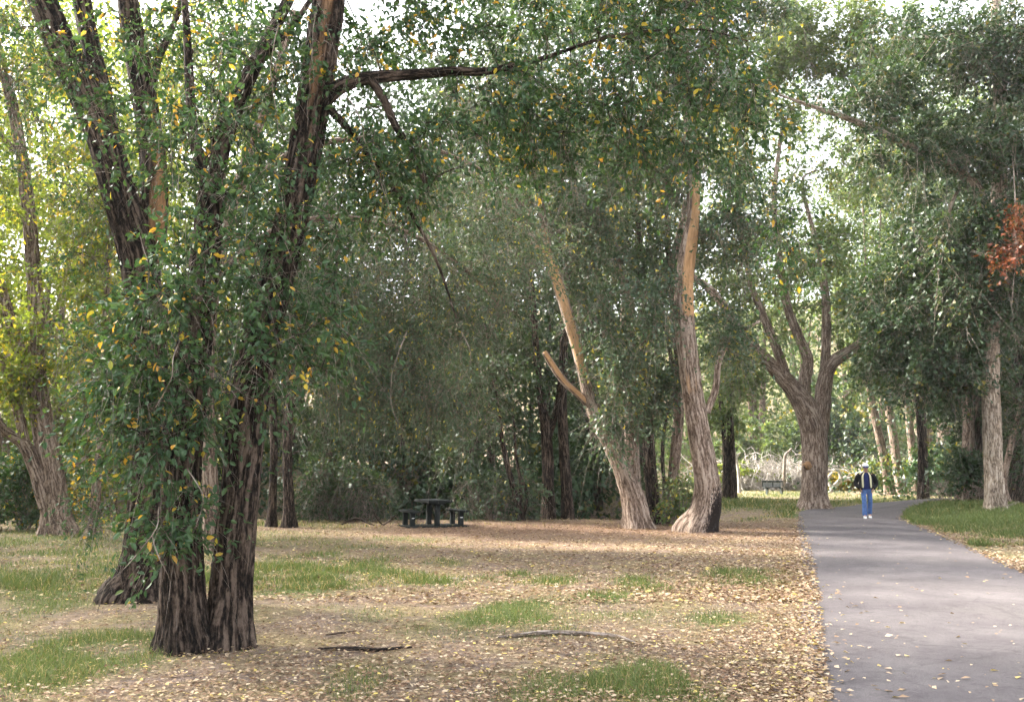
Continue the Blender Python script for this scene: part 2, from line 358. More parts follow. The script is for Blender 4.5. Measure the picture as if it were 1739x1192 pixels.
    def done(s):
        if s.tr.n: link('trunk', s.tr.mesh('trunk', s.bark, True), s.root)
        if s.br.n: link('branches', s.br.mesh('branches', s.bark, True), s.root, kind='stuff')
        if s.lf.n: link('crown', s.lf.mesh('crown', s.leaf), s.root, kind='stuff')
        if s.dd.n: link('dead_twigs', s.dd.mesh('dead_twigs', 'wood_dead' if s.bark != 'wood_grey' else 'wood_grey', True), s.root, kind='stuff')
        return s.root

# ------------------------------------------------------------------ setting: ground, path, creek, hill
PL = [(-2.75, -8), (-1.1, -3), (.9, 3), (2.0, 6.42), (2.45, 7.81), (3.13, 9.91), (4.64, 14.64), (6.38, 20.15), (7.96, 25.24), (10.3, 32.4), (11.3, 35.0), (13.0, 37.4), (15.4, 40.0), (18.8, 43.6), (22.6, 47.2), (28, 51.5), (38, 57)]
PR = [(1.4, -8), (2.9, -3), (4.75, 3), (5.75, 6.42), (6.15, 7.81), (6.8, 9.91), (8.26, 14.64), (9.47, 18.65), (10.77, 22.92), (11.98, 27.16), (13.2, 30.6), (14.9, 33.8), (17.4, 36.8), (20.8, 40.4), (24.6, 44), (30, 48.2), (40, 53.5)]
pl = spline(np.c_[np.array(PL), np.zeros((len(PL), 2))], .5)[:, :2]
pr = spline(np.c_[np.array(PR), np.zeros((len(PR), 2))], .5)[:, :2]
def resamp(a, n):
    L = np.concatenate([[0], np.cumsum(np.linalg.norm(np.diff(a, axis=0), axis=1))]); t = np.linspace(0, L[-1], n)
    return np.stack([np.interp(t, L, a[:, 0]), np.interp(t, L, a[:, 1])], 1)
NPA = 260
pl = resamp(pl, NPA); pr = resamp(pr, NPA)
pc = (pl+pr)/2; hw = np.linalg.norm(pl-pr, axis=1)/2
def path_d(x, y):                      # signed distance outside the path edge
    x = np.asarray(x, float).ravel(); y = np.asarray(y, float).ravel(); out = np.empty(len(x))
    for k in range(0, len(x), 40000):
        d = np.sqrt((x[k:k+40000, None]-pc[None, :, 0])**2 + (y[k:k+40000, None]-pc[None, :, 1])**2); j = d.argmin(1)
        out[k:k+40000] = d[np.arange(len(j)), j]-hw[j]
    return out
# grass density map: patches seen in the photo, as ground ellipses
GP = []
for px, py, rx, ry, a in [(120, 1130, 190, 70, 1), (60, 1000, 190, 40, .8), (180, 925, 330, 18, .55), (560, 975, 170, 34, .9), (640, 930, 120, 14, .5), (755, 957, 60, 9, .8), (905, 1040, 85, 26, 1.0), (910, 982, 75, 12, .85),
                          (1035, 1015, 50, 10, .9), (1110, 990, 80, 14, .6), (1245, 985, 65, 14, .75), (1170, 1045, 80, 22, .65), (1090, 1160, 75, 45, .95), (615, 1150, 60, 28, .8), (760, 1075, 90, 16, .3), (330, 1085, 90, 30, .75),
                          (1270, 858, 90, 17, .95), (1460, 848, 150, 10, .55), (1660, 885, 140, 26, 1.25), (1720, 940, 40, 14, .7), (450, 1010, 90, 30, .55), (1000, 1175, 120, 30, .55)]:
    c = P(px, py, GD(px, py)); y0, y1 = GD(px, py+ry), GD(px, py-ry); GP.append((c[0], (y0+y1)/2, rx*mpp(c[1])*1.15, (y1-y0)/2*1.2, a*1.1))
def grass_d(x, y):
    g = np.zeros_like(x)
    nx = (fbm2(x, y, .7, 3)-.5)*2.2
    for cx, cy, rx, ry, a in GP:
        d = np.sqrt(((x-cx)/rx)**2+((y-cy)/ry)**2); g = np.maximum(g, a*(1-sstep(.2, 1.7, d+nx*1.0)))
    g = g*(.35+.95*sstep(.34, .64, fbm2(x, y, 1.7, 14, 4)))
    far = sstep(33, 45, y)*sstep(4, 8, x)*.7*sstep(.36, .56, fbm2(x, y, .25, 8))
    lft = sstep(0, 8, -x-1)*(1-sstep(26, 29, y))*.75*sstep(.36, .6, fbm2(x, y, .8, 9))
    return np.clip(np.maximum(np.maximum(g, far), lft), 0, 1.2)
def axis_pts(lo, hi, step0, grow, c=0):
    a = [c]; s = step0
    while a[-1] < hi: a.append(a[-1]+s); s *= grow
    b = [c]; s = step0
    while b[-1] > lo: b.append(b[-1]-s); s *= grow
    return np.array(sorted(set(b+a)))
gx = axis_pts(-105, 115, .16, 1.035, 0); gy = np.concatenate([np.linspace(-30, -4, 10, endpoint=False), axis_pts(-4, 170, .14, 1.024, 4)])
XX, YY = np.meshgrid(gx, gy); fx, fy = XX.ravel(), YY.ravel(); zz = gza(fx, fy)
gd = grass_d(fx, fy); pdist = path_d(fx, fy); zz = zz + (fbm2(fx, fy, 2.5, 12, 3)-.5)*.045*sstep(.0, .5, pdist) - .03*(1-sstep(-.3, .05, pdist))
nyy, nxx = XX.shape; ii = (np.arange(nyy-1)[:, None]*nxx+np.arange(nxx-1)[None]).ravel()
gF = np.stack([ii, ii+1, ii+1+nxx, ii+nxx], 1)
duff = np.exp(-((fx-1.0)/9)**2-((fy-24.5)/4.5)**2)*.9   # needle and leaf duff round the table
m, n, b, out = newmat('ground')
tc = n.nodes.new('ShaderNodeTexCoord')
def noise(n, sc_, det=5, rough=.6, src=None):
    t = n.nodes.new('ShaderNodeTexNoise'); t.inputs['Scale'].default_value = sc_; t.inputs['Detail'].default_value = det; t.inputs['Roughness'].default_value = rough
    n.links.new((src or tc).outputs['Object'] if src is None else src, t.inputs['Vector']); return t
def mixc(n, fac, a, b_, mode='MIX'):
    mx = n.nodes.new('ShaderNodeMix'); mx.data_type = 'RGBA'; mx.blend_type = mode
    if isinstance(fac, float): mx.inputs[0].default_value = fac
    else: n.links.new(fac, mx.inputs[0])
    for i, v in ((6, a), (7, b_)):
        if isinstance(v, tuple): mx.inputs[i].default_value = (*v, 1)
        else: n.links.new(v, mx.inputs[i])
    return mx.outputs[2]
t1 = noise(n, 38, 6, .75); t2 = noise(n, 1.3, 5, .6); t3 = noise(n, 150, 3, .7); t4 = noise(n, 6, 5, .65)
lit = ramp(n, [(.32, (.060, .040, .028)), (.45, (.185, .128, .092)), (.55, (.30, .222, .160)), (.68, (.48, .39, .285))]); n.links.new(t1.outputs['Fac'], lit.inputs[0])
dirt = ramp(n, [(.35, (.10, .072, .060)), (.65, (.27, .21, .18))]); n.links.new(t3.outputs['Fac'], dirt.inputs[0])
dm = ramp(n, [(.46, (0, 0, 0)), (.6, (1, 1, 1))]); n.links.new(t4.outputs['Fac'], dm.inputs[0])
c1 = mixc(n, dm.outputs[0], lit.outputs[0], dirt.outputs[0])
straw = ramp(n, [(.34, (.11, .085, .042)), (.66, (.37, .30, .16))]); n.links.new(t1.outputs['Fac'], straw.inputs[0])
sm = ramp(n, [(.44, (0, 0, 0)), (.62, (.8, .8, .8))]); n.links.new(t2.outputs['Fac'], sm.inputs[0])
c2 = mixc(n, sm.outputs[0], c1, straw.outputs[0])
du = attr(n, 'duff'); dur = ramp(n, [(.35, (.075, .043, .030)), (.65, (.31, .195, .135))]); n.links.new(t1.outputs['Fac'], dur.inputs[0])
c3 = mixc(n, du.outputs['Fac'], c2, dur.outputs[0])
gr = attr(n, 'grass'); grc = ramp(n, [(.3, (.060, .085, .026)), (.7, (.13, .16, .055))]); n.links.new(t1.outputs['Fac'], grc.inputs[0])
gm = n.nodes.new('ShaderNodeMath'); gm.operation = 'MULTIPLY_ADD'; gm.use_clamp = True; gm.inputs[1].default_value = 1.1
gs = n.nodes.new('ShaderNodeMath'); gs.operation = 'MULTIPLY_ADD'; gs.inputs[1].default_value = .9; gs.inputs[2].default_value = -.55
n.links.new(t1.outputs['Fac'], gs.inputs[0]); n.links.new(gr.outputs['Fac'], gm.inputs[0]); n.links.new(gs.outputs[0], gm.inputs[2])
c4 = mixc(n, gm.outputs[0], c3, grc.outputs[0])
t5 = noise(n, 9, 8, .75); t5r = ramp(n, [(.36, (.50, .47, .45)), (.5, (.95, .94, .93)), (.64, (1.35, 1.34, 1.30))]); n.links.new(t5.outputs['Fac'], t5r.inputs[0]); c4 = mixc(n, 1.0, c4, t5r.outputs[0], 'MULTIPLY')
n.links.new(c4, b.inputs['Base Color']); b.inputs['Roughness'].default_value = .95; b.inputs['Specular IOR Level'].default_value = .15
bp = n.nodes.new('ShaderNodeBump'); bp.inputs['Strength'].default_value = .8; bp.inputs['Distance'].default_value = .03
n.links.new(t1.outputs['Fac'], bp.inputs['Height']); n.links.new(bp.outputs[0], b.inputs['Normal'])
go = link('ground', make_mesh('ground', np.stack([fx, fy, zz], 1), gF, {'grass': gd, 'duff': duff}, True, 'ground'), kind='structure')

# path: asphalt sheet with a ragged edge
m, n, b, out = newmat('asphalt')
tc = n.nodes.new('ShaderNodeTexCoord')
a1 = noise(n, 160, 4, .8); a2 = noise(n, 1.1, 5, .6); a3 = noise(n, 9, 5, .7)
ac = ramp(n, [(.34, (.058, .053, .054)), (.5, (.110, .101, .103)), (.68, (.21, .194, .196))]); n.links.new(a1.outputs['Fac'], ac.inputs[0])
ar = ramp(n, [(.3, (.80, .78, .80)), (.7, (1.14, 1.12, 1.10))]); n.links.new(a2.outputs['Fac'], ar.inputs[0])
cc = mixc(n, 1.0, ac.outputs[0], ar.outputs[0], 'MULTIPLY')
ar3 = ramp(n, [(.32, (.74, .73, .74)), (.5, (1, 1, 1))]); n.links.new(a3.outputs['Fac'], ar3.inputs[0])
cc = mixc(n, 1.0, cc, ar3.outputs[0], 'MULTIPLY')
cw = noise(n, 1.8, 3, .6); cv = n.nodes.new('ShaderNodeVectorMath'); cv.operation = 'MULTIPLY_ADD'; cv.inputs[1].default_value = (.9, .9, 0); n.links.new(cw.outputs['Color'], cv.inputs[0]); n.links.new(tc.outputs['Object'], cv.inputs[2])
vc = n.nodes.new('ShaderNodeTexVoronoi'); vc.feature = 'DISTANCE_TO_EDGE'; vc.inputs['Scale'].default_value = .33; n.links.new(cv.outputs[0], vc.inputs['Vector'])
vk = n.nodes.new('ShaderNodeMapRange'); vk.inputs[1].default_value = .002; vk.inputs[2].default_value = .008; vk.inputs[3].default_value = .82; vk.inputs[4].default_value = 1.0; n.links.new(vc.outputs['Distance'], vk.inputs[0])
cc = mixc(n, 1.0, cc, vk.outputs[0], 'MULTIPLY')
a5 = noise(n, .55, 3, .5); a5r = ramp(n, [(.42, (1.0, .97, .94)), (.47, (.90, .86, .86)), (.6, (1.06, 1.03, 1.02))]); n.links.new(a5.outputs['Fac'], a5r.inputs[0]); cc = mixc(n, 1.0, cc, a5r.outputs[0], 'MULTIPLY')
ed = attr(n, 'edge'); es = n.nodes.new('ShaderNodeMath'); es.operation = 'MULTIPLY'; n.links.new(ed.outputs['Fac'], es.inputs[0]); n.links.new(a3.outputs['Fac'], es.inputs[1])
er = n.nodes.new('ShaderNodeMapRange'); er.inputs[1].default_value = .30; er.inputs[2].default_value = .55; n.links.new(es.outputs[0], er.inputs[0])
cc = mixc(n, er.outputs[0], cc, (.20, .14, .105))
n.links.new(cc, b.inputs['Base Color']); b.inputs['Roughness'].default_value = .85; b.inputs['Specular IOR Level'].default_value = .3
bp = n.nodes.new('ShaderNodeBump'); bp.inputs['Strength'].default_value = .5; bp.inputs['Distance'].default_value = .006
n.links.new(a1.outputs['Fac'], bp.inputs['Height']); n.links.new(bp.outputs[0], b.inputs['Normal'])
M_ = 700; l2 = resamp(pl, M_); r2 = resamp(pr, M_); K = 19; s_ = np.concatenate([[0, .015, .04], np.linspace(.08, .92, K-6), [.96, .985, 1]])
pv = l2[:, None]*(1-s_)[None, :, None] + r2[:, None]*s_[None, :, None]
jit = (fbm2(l2[:, 0], l2[:, 1], 1.6, 21, 4)-.5)*.36; jir = (fbm2(r2[:, 0], r2[:, 1], 1.6, 22, 4)-.5)*.32
nv = unit(r2-l2); pv[:, 0] += nv*jit[:, None]; pv[:, -1] += nv*jir[:, None]
pz = .026 + .022*(1-(2*s_-1)**2); pz[0] = pz[-1] = -.02
hgt = np.repeat(pz[None], M_, 0) + gza(pv[..., 0].ravel(), pv[..., 1].ravel()).reshape(M_, K)
ii = (np.arange(M_-1)[:, None]*K+np.arange(K-1)[None]).ravel()
edg = np.repeat(np.clip(np.abs(2*s_-1)*9-8, 0, 1)[None], M_, 0)
PV = np.concatenate([pv, hgt[..., None]], -1).reshape(-1, 3)
link('path', make_mesh('path', PV, np.stack([ii, ii+1, ii+1+K, ii+K], 1), {'edge': edg.ravel()}, True, 'asphalt'), kind='structure')

# creek behind the picnic place
m, n, b, out = newmat('water')
tc = n.nodes.new('ShaderNodeTexCoord'); t = noise(n, 5, 4, .6)
b.inputs['Base Color'].default_value = (.05, .055, .05, 1); b.inputs['Roughness'].default_value = .08; b.inputs['Specular IOR Level'].default_value = .7
bp = n.nodes.new('ShaderNodeBump'); bp.inputs['Strength'].default_value = .5; bp.inputs['Distance'].default_value = .08; n.links.new(t.outputs['Fac'], bp.inputs['Height']); n.links.new(bp.outputs[0], b.inputs['Normal'])
wx = np.linspace(-95, 9.5, 140); wl = 30.2+(fbm2(wx, wx*0, .2, 31, 3)-.5)*1.5; wr = 38.5+(fbm2(wx, wx*0, .2, 32, 3)-.5)*1.5
wv = np.concatenate([np.stack([wx, wl, wx*0-.80], 1), np.stack([wx, wr, wx*0-.80], 1)]); i = np.arange(139)
link('creek', make_mesh('creek', wv, np.stack([i, i+1, i+141, i+140], 1), None, True, 'water'), kind='structure')
# ------------------------------------------------------------------ trees of the foreground
def bare_side(dirv, z0, z1, amt=.6, az=None):
    dv = np.array(dirv, float); dv /= np.linalg.norm(dv)
    def f(V, Cn):
        o = unit(V-Cn); k = np.clip((o@dv)*1.6-.35, 0, 1); h = sstep(z0-.3, z0+.3, V[:, 2])*(1-sstep(z1-.3, z1+.3, V[:, 2])); return k*h*amt
    return f
# twin-stemmed tree in front
b0 = G(345, 1098)
T = Tree('twin_trunk_tree', 'nearest dark furrowed tree, twin trunks joined at the base, yellowing leaves hanging in front', b0, 'bark_dark', 'leaf_elm')
YF = b0[1]
A = T.stem([(312, 1104, YF-.08, .205), (310, 1040, YF-.06, .185), (307, 950, YF-.04, .175), (305, 850, YF, .165), (312, 720, YF+.1, .165), (330, 580, YF+.2, .15), (350, 420, YF+.4, .13), (370, 260, YF+.6, .11), (418, 140, YF+.9, .085), (470, 40, YF+1.3, .065), (520, -70, YF+1.8, .05), (560, -220, YF+2.2, .03)], 72, .04, .15, .36, root=True)
B = T.stem([(387, 1092, YF+.12, .195), (389, 1030, YF+.14, .178), (397, 930, YF+.16, .172), (408, 820, YF+.2, .170), (422, 700, YF+.3, .175), (446, 570, YF+.4, .165), (474, 460, YF+.5, .160), (504, 330, YF+.6, .158), (528, 200, YF+.7, .160), (548, 70, YF+.8, .165), (566, -60, YF+1.0, .15), (590, -260, YF+1.3, .11), (600, -500, YF+1.6, .06)], 72, .04, .15, .36, root=True, barefn=bare_side((.3, -1, 0), 4.8, 8, .45))
T.stem([(530, 190, YF+.7, .11), (560, 160, YF+.72, .09), (592, 141, YF+.75, .075), (640, 131, YF+.85, .066), (700, 127, YF+1, .06), (770, 121, YF+1.1, .052), (830, 121, YF+1.25, .045), (920, 100, YF+1.4, .028), (1040, 62, YF+1.6, .018), (1180, 50, YF+1.8, .012), (1270, 70, YF+2, .008)], 14, .08)
T.stem([(628, 133, YF+.8, .05), (652, 170, YF+.85, .045), (672, 215, YF+.9, .04), (702, 262, YF+1, .034), (725, 320, YF+1.1, .02)], 10, .08)
T.stem([(545, 170, YF+.7, .05), (600, 230, YF+.9, .035), (645, 290, YF+1.1, .028), (690, 350, YF+1.2, .022), (740, 440, YF+1.2, .016), (775, 540, YF+1.1, .01)], 8, .1)
T.stem([(362, 330, YF+.5, .075), (330, 240, YF+.6, .06), (322, 140, YF+.7, .05), (315, 20, YF+.8, .04), (300, -120, YF+.9, .03)], 12, .1)
T.stem([(362, 240, YF+.5, .055), (400, 180, YF+.6, .05), (445, 100, YF+.7, .042), (500, 40, YF+.8, .035), (540, -20, YF+.9, .025)], 10, .1)
T.crown([(270, 680, YF-.55, 100, 120, .5, 52), (285, 870, YF-.5, 85, 80, .35, 20), (440, 640, YF-.3, 60, 110, .4, 7), (285, 520, YF-.4, 120, 110, .7, 40), (430, 400, YF+.2, 170, 130, 1.1, 62), (520, 540, YF+.2, 110, 110, .9, 34),
         (330, 250, YF+.3, 190, 120, 1.3, 46), (480, 90, YF+.6, 200, 130, 1.3, 60), (640, 300, YF+.8, 140, 120, 1, 30), (180, 120, YF+1.2, 180, 130, 1.2, 40), (200, 640, YF+.0, 60, 120, .6, 16)], twigs=6, per=8, size=.072, tl=.42, droop=.7, yellow=.055, dead=.35)
T.crown([(690, 250, YF+1.1, 150, 130, 1.0, 50), (900, 190, YF+1.4, 160, 130, 1.2, 80), (1080, 170, YF+1.6, 150, 160, 1.2, 90), (1230, 190, YF+1.8, 120, 170, 1.1, 60), (1330, 420, YF+2, 80, 120, .8, 10), (780, 20, YF+1.2, 260, 90, 1.2, 60), (1120, 10, YF+1.5, 220, 80, 1.2, 60)], twigs=6, per=8, size=.074, tl=.42, droop=.8, yellow=.06, dead=.3)
for v in ([(1030, -20, 9.6), (1033, 60, 9.6), (1036, 120, 9.6), (1035, 170, 9.6), (1031, 186, 9.6)], [(535, 20, 8.5), (528, 120, 8.4), (520, 220, 8.4)], [(470, 40, 8), (462, 130, 8), (476, 240, 8)], [(590, 160, 8.5), (630, 260, 8.5), (655, 340, 8.5), (668, 420, 8.5)],
          [(300, 585, 7.3), (290, 640, 7.2), (260, 700, 7.2)], [(270, 860, 7.4), (255, 905, 7.3), (215, 960, 7.2), (180, 1000, 7.2), (168, 1035, 7.2)], [(255, 905, 7.3), (270, 955, 7.3), (286, 985, 7.35), (288, 1020, 7.4)], [(320, 800, 7.4), (345, 840, 7.3), (330, 900, 7.3)],
          [(690, 560, 8.6), (668, 620, 8.6), (664, 690, 8.6), (690, 740, 8.6)], [(780, 560, 9), (800, 620, 9), (742, 680, 9)], [(240, 400, 8), (250, 480, 7.8), (230, 560, 7.7), (262, 620, 7.6)]):
    T.vine(v, .0055)
T.crown([(-1.6, 10.5, 9.5, 3.6, 3.2, 2.2, 70)], near=False, twigs=6, per=14, size=.11, tl=.7, dead=0, world=True)
T.done()

# forked tree behind it
b1 = G(228, 1018)
YR = b1[1]
T = Tree('flared_base_tree', 'dark forked tree with wide flared root, just behind the twin trunks', b1, 'bark_dark', 'leaf_elm')
T.stem([(232, 1016, YR, .34), (244, 960, YR, .27), (252, 860, YR, .245), (256, 720, YR, .23), (250, 570, YR, .225), (236, 450, YR, .22), (204, 330, YR, .215), (168, 215, YR, .20), (118, 110, YR, .185), (72, 0, YR, .17), (30, -110, YR, .14), (0, -300, YR, .09)], 60, .06, .13, .75, root=True)
T.stem([(190, 270, YR+.05, .14), (175, 170, YR+.15, .13), (152, 70, YR+.3, .125), (132, -40, YR+.4, .11), (110, -220, YR+.5, .07)], 18, .1, .1)
T.stem([(246, 480, YR+.1, .17), (262, 360, YR+.2, .165), (256, 240, YR+.3, .16), (238, 130, YR+.4, .155), (218, 10, YR+.5, .14), (205, -150, YR+.6, .1)], 22, .1, .12, barefn=bare_side((.8, -1, 0), 3, 7, .45))
T.stem([(250, 190, YR+.3, .06), (270, 100, YR+.3, .05), (300, 30, YR+.3, .04), (320, -60, YR+.3, .03)], 10, .1)
T.crown([(120, 330, YR, 140, 150, 1.4, 26), (60, 120, YR, 130, 120, 1.4, 34), (280, 60, YR+.6, 160, 110, 1.4, 40), (160, 620, YR-.5, 80, 130, .8, 26), (180, 800, YR-.5, 60, 110, .5, 16)], twigs=6, per=8, size=.06, tl=.5, droop=.7, yellow=.08, dead=.9)
T.crown([(-5, 12, 11, 3.5, 3.5, 2.2, 60)], near=False, twigs=6, per=14, size=.11, tl=.7, dead=0, world=True)
T.done()

# drooping tree whose sprays fill the middle of the picture
bm_ = G(362, 935)
YM = bm_[1]
T = Tree('drooping_tree', 'slim grey trunk seen between the twin trunks, grey green sprays drooping towards the picnic table', bm_, 'bark_brown', 'leaf_grey')
T.stem([(362, 935, YM, .2), (358, 850, YM, .15), (353, 740, YM, .145), (352, 620, YM, .14), (365, 480, YM+.2, .13), (400, 330, YM+.4, .11), (450, 180, YM+.6, .09), (500, 20, YM+.8, .06)], 18, .1, .08, .3, root=True)
T.stem([(368, 470, YM+.2, .09), (450, 400, YM+.3, .08), (560, 370, YM+.5, .07), (680, 390, YM+.7, .055), (780, 450, YM+.9, .04), (850, 520, YM+1, .02)], 10, .15)
T.stem([(400, 330, YM+.4, .08), (520, 250, YM+.6, .07), (680, 240, YM+.9, .055), (820, 290, YM+1.1, .035), (900, 360, YM+1.2, .02)], 10, .15)
T.crown([(600, 480, YM+.4, 150, 120, 1.6, 105), (760, 520, YM+.8, 130, 120, 1.6, 115), (680, 640, YM+.6, 170, 80, 1.4, 115), (860, 420, YM+1, 120, 130, 1.5, 80), (560, 660, YM+.2, 90, 80, 1.2, 30), (720, 330, YM+.8, 190, 90, 1.6, 60), (780, 690, YM+.7, 90, 40, 1.0, 22)],
        twigs=7, per=11, size=.085, tl=.75, droop=.8, yellow=.05, dead=.5, width=.42)
T.done()

# leaning forked tree at the left edge
b2 = G(98, 908); YL = b2[1]
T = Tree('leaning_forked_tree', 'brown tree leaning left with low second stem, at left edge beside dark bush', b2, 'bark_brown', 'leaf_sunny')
T.stem([(100, 908, YL, .36), (95, 870, YL, .31), (88, 810, YL, .275), (76, 740, YL, .25), (66, 680, YL, .24), (62, 620, YL, .20), (62, 540, YL, .18), (52, 400, YL+.3, .165), (36, 260, YL+.5, .15), (14, 150, YL+.7, .13), (-20, 20, YL+1, .1)], 26, .14, .10, .5, root=True)
T.stem([(72, 690, YL, .17), (48, 640, YL+.1, .15), (25, 570, YL+.2, .14), (0, 480, YL+.4, .12), (-40, 350, YL+.6, .09)], 16, .15, .08)
T.stem([(80, 860, YL-.1, .2), (62, 800, YL-.2, .17), (42, 755, YL-.25, .15), (18, 738, YL-.3, .12), (-10, 712, YL-.35, .11), (-60, 650, YL-.4, .09)], 16, .12, .08)
T.stem([(44, 760, YL-.25, .12), (36, 720, YL-.25, .12), (20, 660, YL-.2, .11), (5, 615, YL-.2, .1), (-30, 540, YL, .07)], 14, .12, .08)
T.stem([(40, 270, YL+.5, .09), (0, 230, YL+.4, .08), (-40, 180, YL+.3, .05)], 10, .2)
T.crown([(60, 520, YL, 120, 120, 2, 30), (30, 300, YL+.5, 130, 130, 2.4, 34), (60, 90, YL+1, 180, 110, 2.6, 55), (160, 420, YL+1.5, 90, 150, 2, 18), (20, 650, YL-.5, 60, 50, 1, 14)], near=False, twigs=8, per=14, size=.105, tl=.8, droop=.5, yellow=.12, dead=.5, twig_r=.006)
T.done()

def slim(name, label, px, py, r, pts, bark='bark_dark', leaf='leaf_dark', vols=None, group=None, Y=None, cr=None, sides=12, extra=None, ridge=.06):
    b = G(px, py) if Y is None else np.array([P(px, py, Y)[0], Y, 0.])
    b[2] = gz(b[0], b[1]); T = Tree(name, label, b, bark, leaf, group=group); Yb = b[1]
    first = (px, py, Yb, r*1.25)
    T.stem([first]+[(a, c, Yb+(q[0] if len(q) > 1 else 0), q[-1]) for a, c, *q in pts], sides, .2, ridge, .35, root=True)
    for e in extra or []: T.stem([(a, c, Yb+d, q) for a, c, d, q in e], 10, .2)
    if vols: T.crown([(a, c, Yb+d, rx, ry, rd, nn) for a, c, d, rx, ry, rd, nn in vols], **{**dict(near=False, twigs=7, per=13, size=.12, tl=.85, droop=.5, yellow=.04, dead=.3, twig_r=.006), **(cr or {})})
    T.done(); return T
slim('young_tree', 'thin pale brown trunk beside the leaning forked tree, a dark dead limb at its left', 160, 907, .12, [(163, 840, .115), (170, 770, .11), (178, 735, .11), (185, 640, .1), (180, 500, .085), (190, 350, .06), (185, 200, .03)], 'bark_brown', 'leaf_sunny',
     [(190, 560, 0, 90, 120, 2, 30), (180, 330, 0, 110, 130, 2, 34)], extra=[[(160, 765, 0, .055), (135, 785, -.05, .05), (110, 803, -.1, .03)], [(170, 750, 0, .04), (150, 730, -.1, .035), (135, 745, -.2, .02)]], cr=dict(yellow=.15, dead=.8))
slim('dark_tree', 'thinner of two dark upright trunks standing left of the picnic table', 461, 893, .12, [(463, 840, .115), (465, 740, .11), (462, 600, .1), (470, 400, .07), (480, 250, .04)], vols=[(470, 520, 0, 90, 160, 1.6, 36)])
slim('dark_tree', 'thicker of two dark upright trunks standing left of the picnic table', 492, 894, .16, [(490, 850, .15), (488, 760, .14), (492, 640, .13), (500, 450, .1), (510, 280, .06), (515, 150, .03)], vols=[(540, 560, .6, 110, 130, 1.6, 50), (520, 330, 0, 120, 140, 2, 46), (560, 720, .8, 70, 60, 1.2, 16)], extra=[[(490, 700, 0, .06), (540, 640, .5, .05), (600, 620, .8, .03)]])
slim('dark_tree', 'forked black trunk behind the clearing, left of the leaning pale trunk', 932, 878, .24, [(931, 840, .22), (930, 780, .20), (926, 720, .17), (914, 640, .13), (905, 520, .11), (890, 380, .08), (880, 250, .04)], vols=[(860, 600, .5, 110, 90, 2, 50), (900, 440, 0, 110, 120, 2.4, 50), (850, 690, .5, 60, 50, 1.5, 18)],
     extra=[[(931, 745, 0, .12), (946, 690, .1, .11), (954, 620, .2, .1), (956, 520, .3, .08), (950, 380, .4, .05)]])
slim('dark_tree', 'straight black trunk close beside the forked black trunk', 964, 878, .2, [(962, 830, .19), (957, 750, .18), (955, 660, .16), (962, 520, .13), (975, 350, .09), (985, 200, .04)], vols=[(1000, 420, 0, 90, 150, 2, 36), (985, 640, 1, 50, 60, 1.2, 12)])
slim('leaning_sapling', 'slender dark multi stemmed tree leaning left in front of the creek', 885, 884, .11, [(875, 840, .1), (862, 790, .09), (850, 730, .08), (838, 640, .06), (820, 520, .03)], vols=[(820, 640, 0, 90, 80, 1.6, 30), (760, 760, .5, 60, 40, 1, 8)],
     extra=[[(882, 868, 0, .06), (884, 820, .1, .055), (876, 770, .2, .045), (872, 700, .2, .03)], [(888, 880, 0, .06), (895, 840, .1, .05), (880, 800, .2, .04)]])
slim('riverside_tree', 'narrow tree with lit trunk on the far side of the creek behind the table', 720, 840, .22, [(721, 800, .2), (716, 740, .18), (724, 640, .16), (730, 480, .12), (720, 300, .06)], 'bark_pale', 'leaf_pale', Y=42, vols=[(720, 600, 0, 120, 110, 3, 40), (700, 380, 0, 130, 140, 3, 46)], cr=dict(size=.17))
slim('riverside_tree', 'grey tree across the creek, between the dark trunks and the table', 640, 835, .2, [(638, 790, .18), (644, 720, .17), (636, 600, .14), (640, 420, .08)], 'bark_brown', 'leaf_grey', Y=43, vols=[(640, 560, 0, 110, 120, 3, 40), (600, 700, 0, 90, 60, 2, 24)], cr=dict(size=.17))

# pale leaning trunk, its dark companions and the crooked trunk beside the path
b3 = G(1084, 897); Yc = b3[1]
T = Tree('leaning_pale_tree', 'pale trunk leaning left with a cut stub branch, bare tan wood higher up', b3, 'bark_pale', 'leaf_grey')
T.stem([(1084, 897, Yc, .36), (1076, 850, Yc, .33), (1062, 810, Yc, .265), (1042, 765, Yc, .215), (1020, 725, Yc, .185), (1003, 685, Yc, .175), (990, 630, Yc, .155), (974, 570, Yc, .155), (955, 505, Yc, .165), (936, 450, Yc, .155), (915, 424, Yc, .12), (893, 396, Yc+.1, .11), (868, 345, Yc+.2, .1), (835, 305, Yc+.3, .09), (790, 290, Yc+.4, .06)], 28, .13, .12, .35, root=True, barefn=bare_side((-.2, -1, .1), 4.2, 8.0, .75))
T.stem([(938, 455, Yc, .12), (930, 415, Yc+.05, .105), (922, 370, Yc+.1, .1), (916, 320, Yc+.2, .09), (905, 240, Yc+.3, .07), (890, 120, Yc+.5, .05)], 16, .13, .08, barefn=bare_side((-.2, -1, .1), 4.2, 8.6, .7))
T.stem([(1004, 692, Yc, .11), (985, 672, Yc-.05, .1), (962, 652, Yc-.1, .1), (945, 630, Yc-.15, .1), (932, 610, Yc-.2, .09), (924, 597, Yc-.22, .075)], 16, .1, .06, barefn=bare_side((0, -1, .5), 1, 6, .6))
T.stem([(840, 308, Yc+.3, .06), (870, 290, Yc, .055), (900, 275, Yc-.2, .04)], 10, .15)
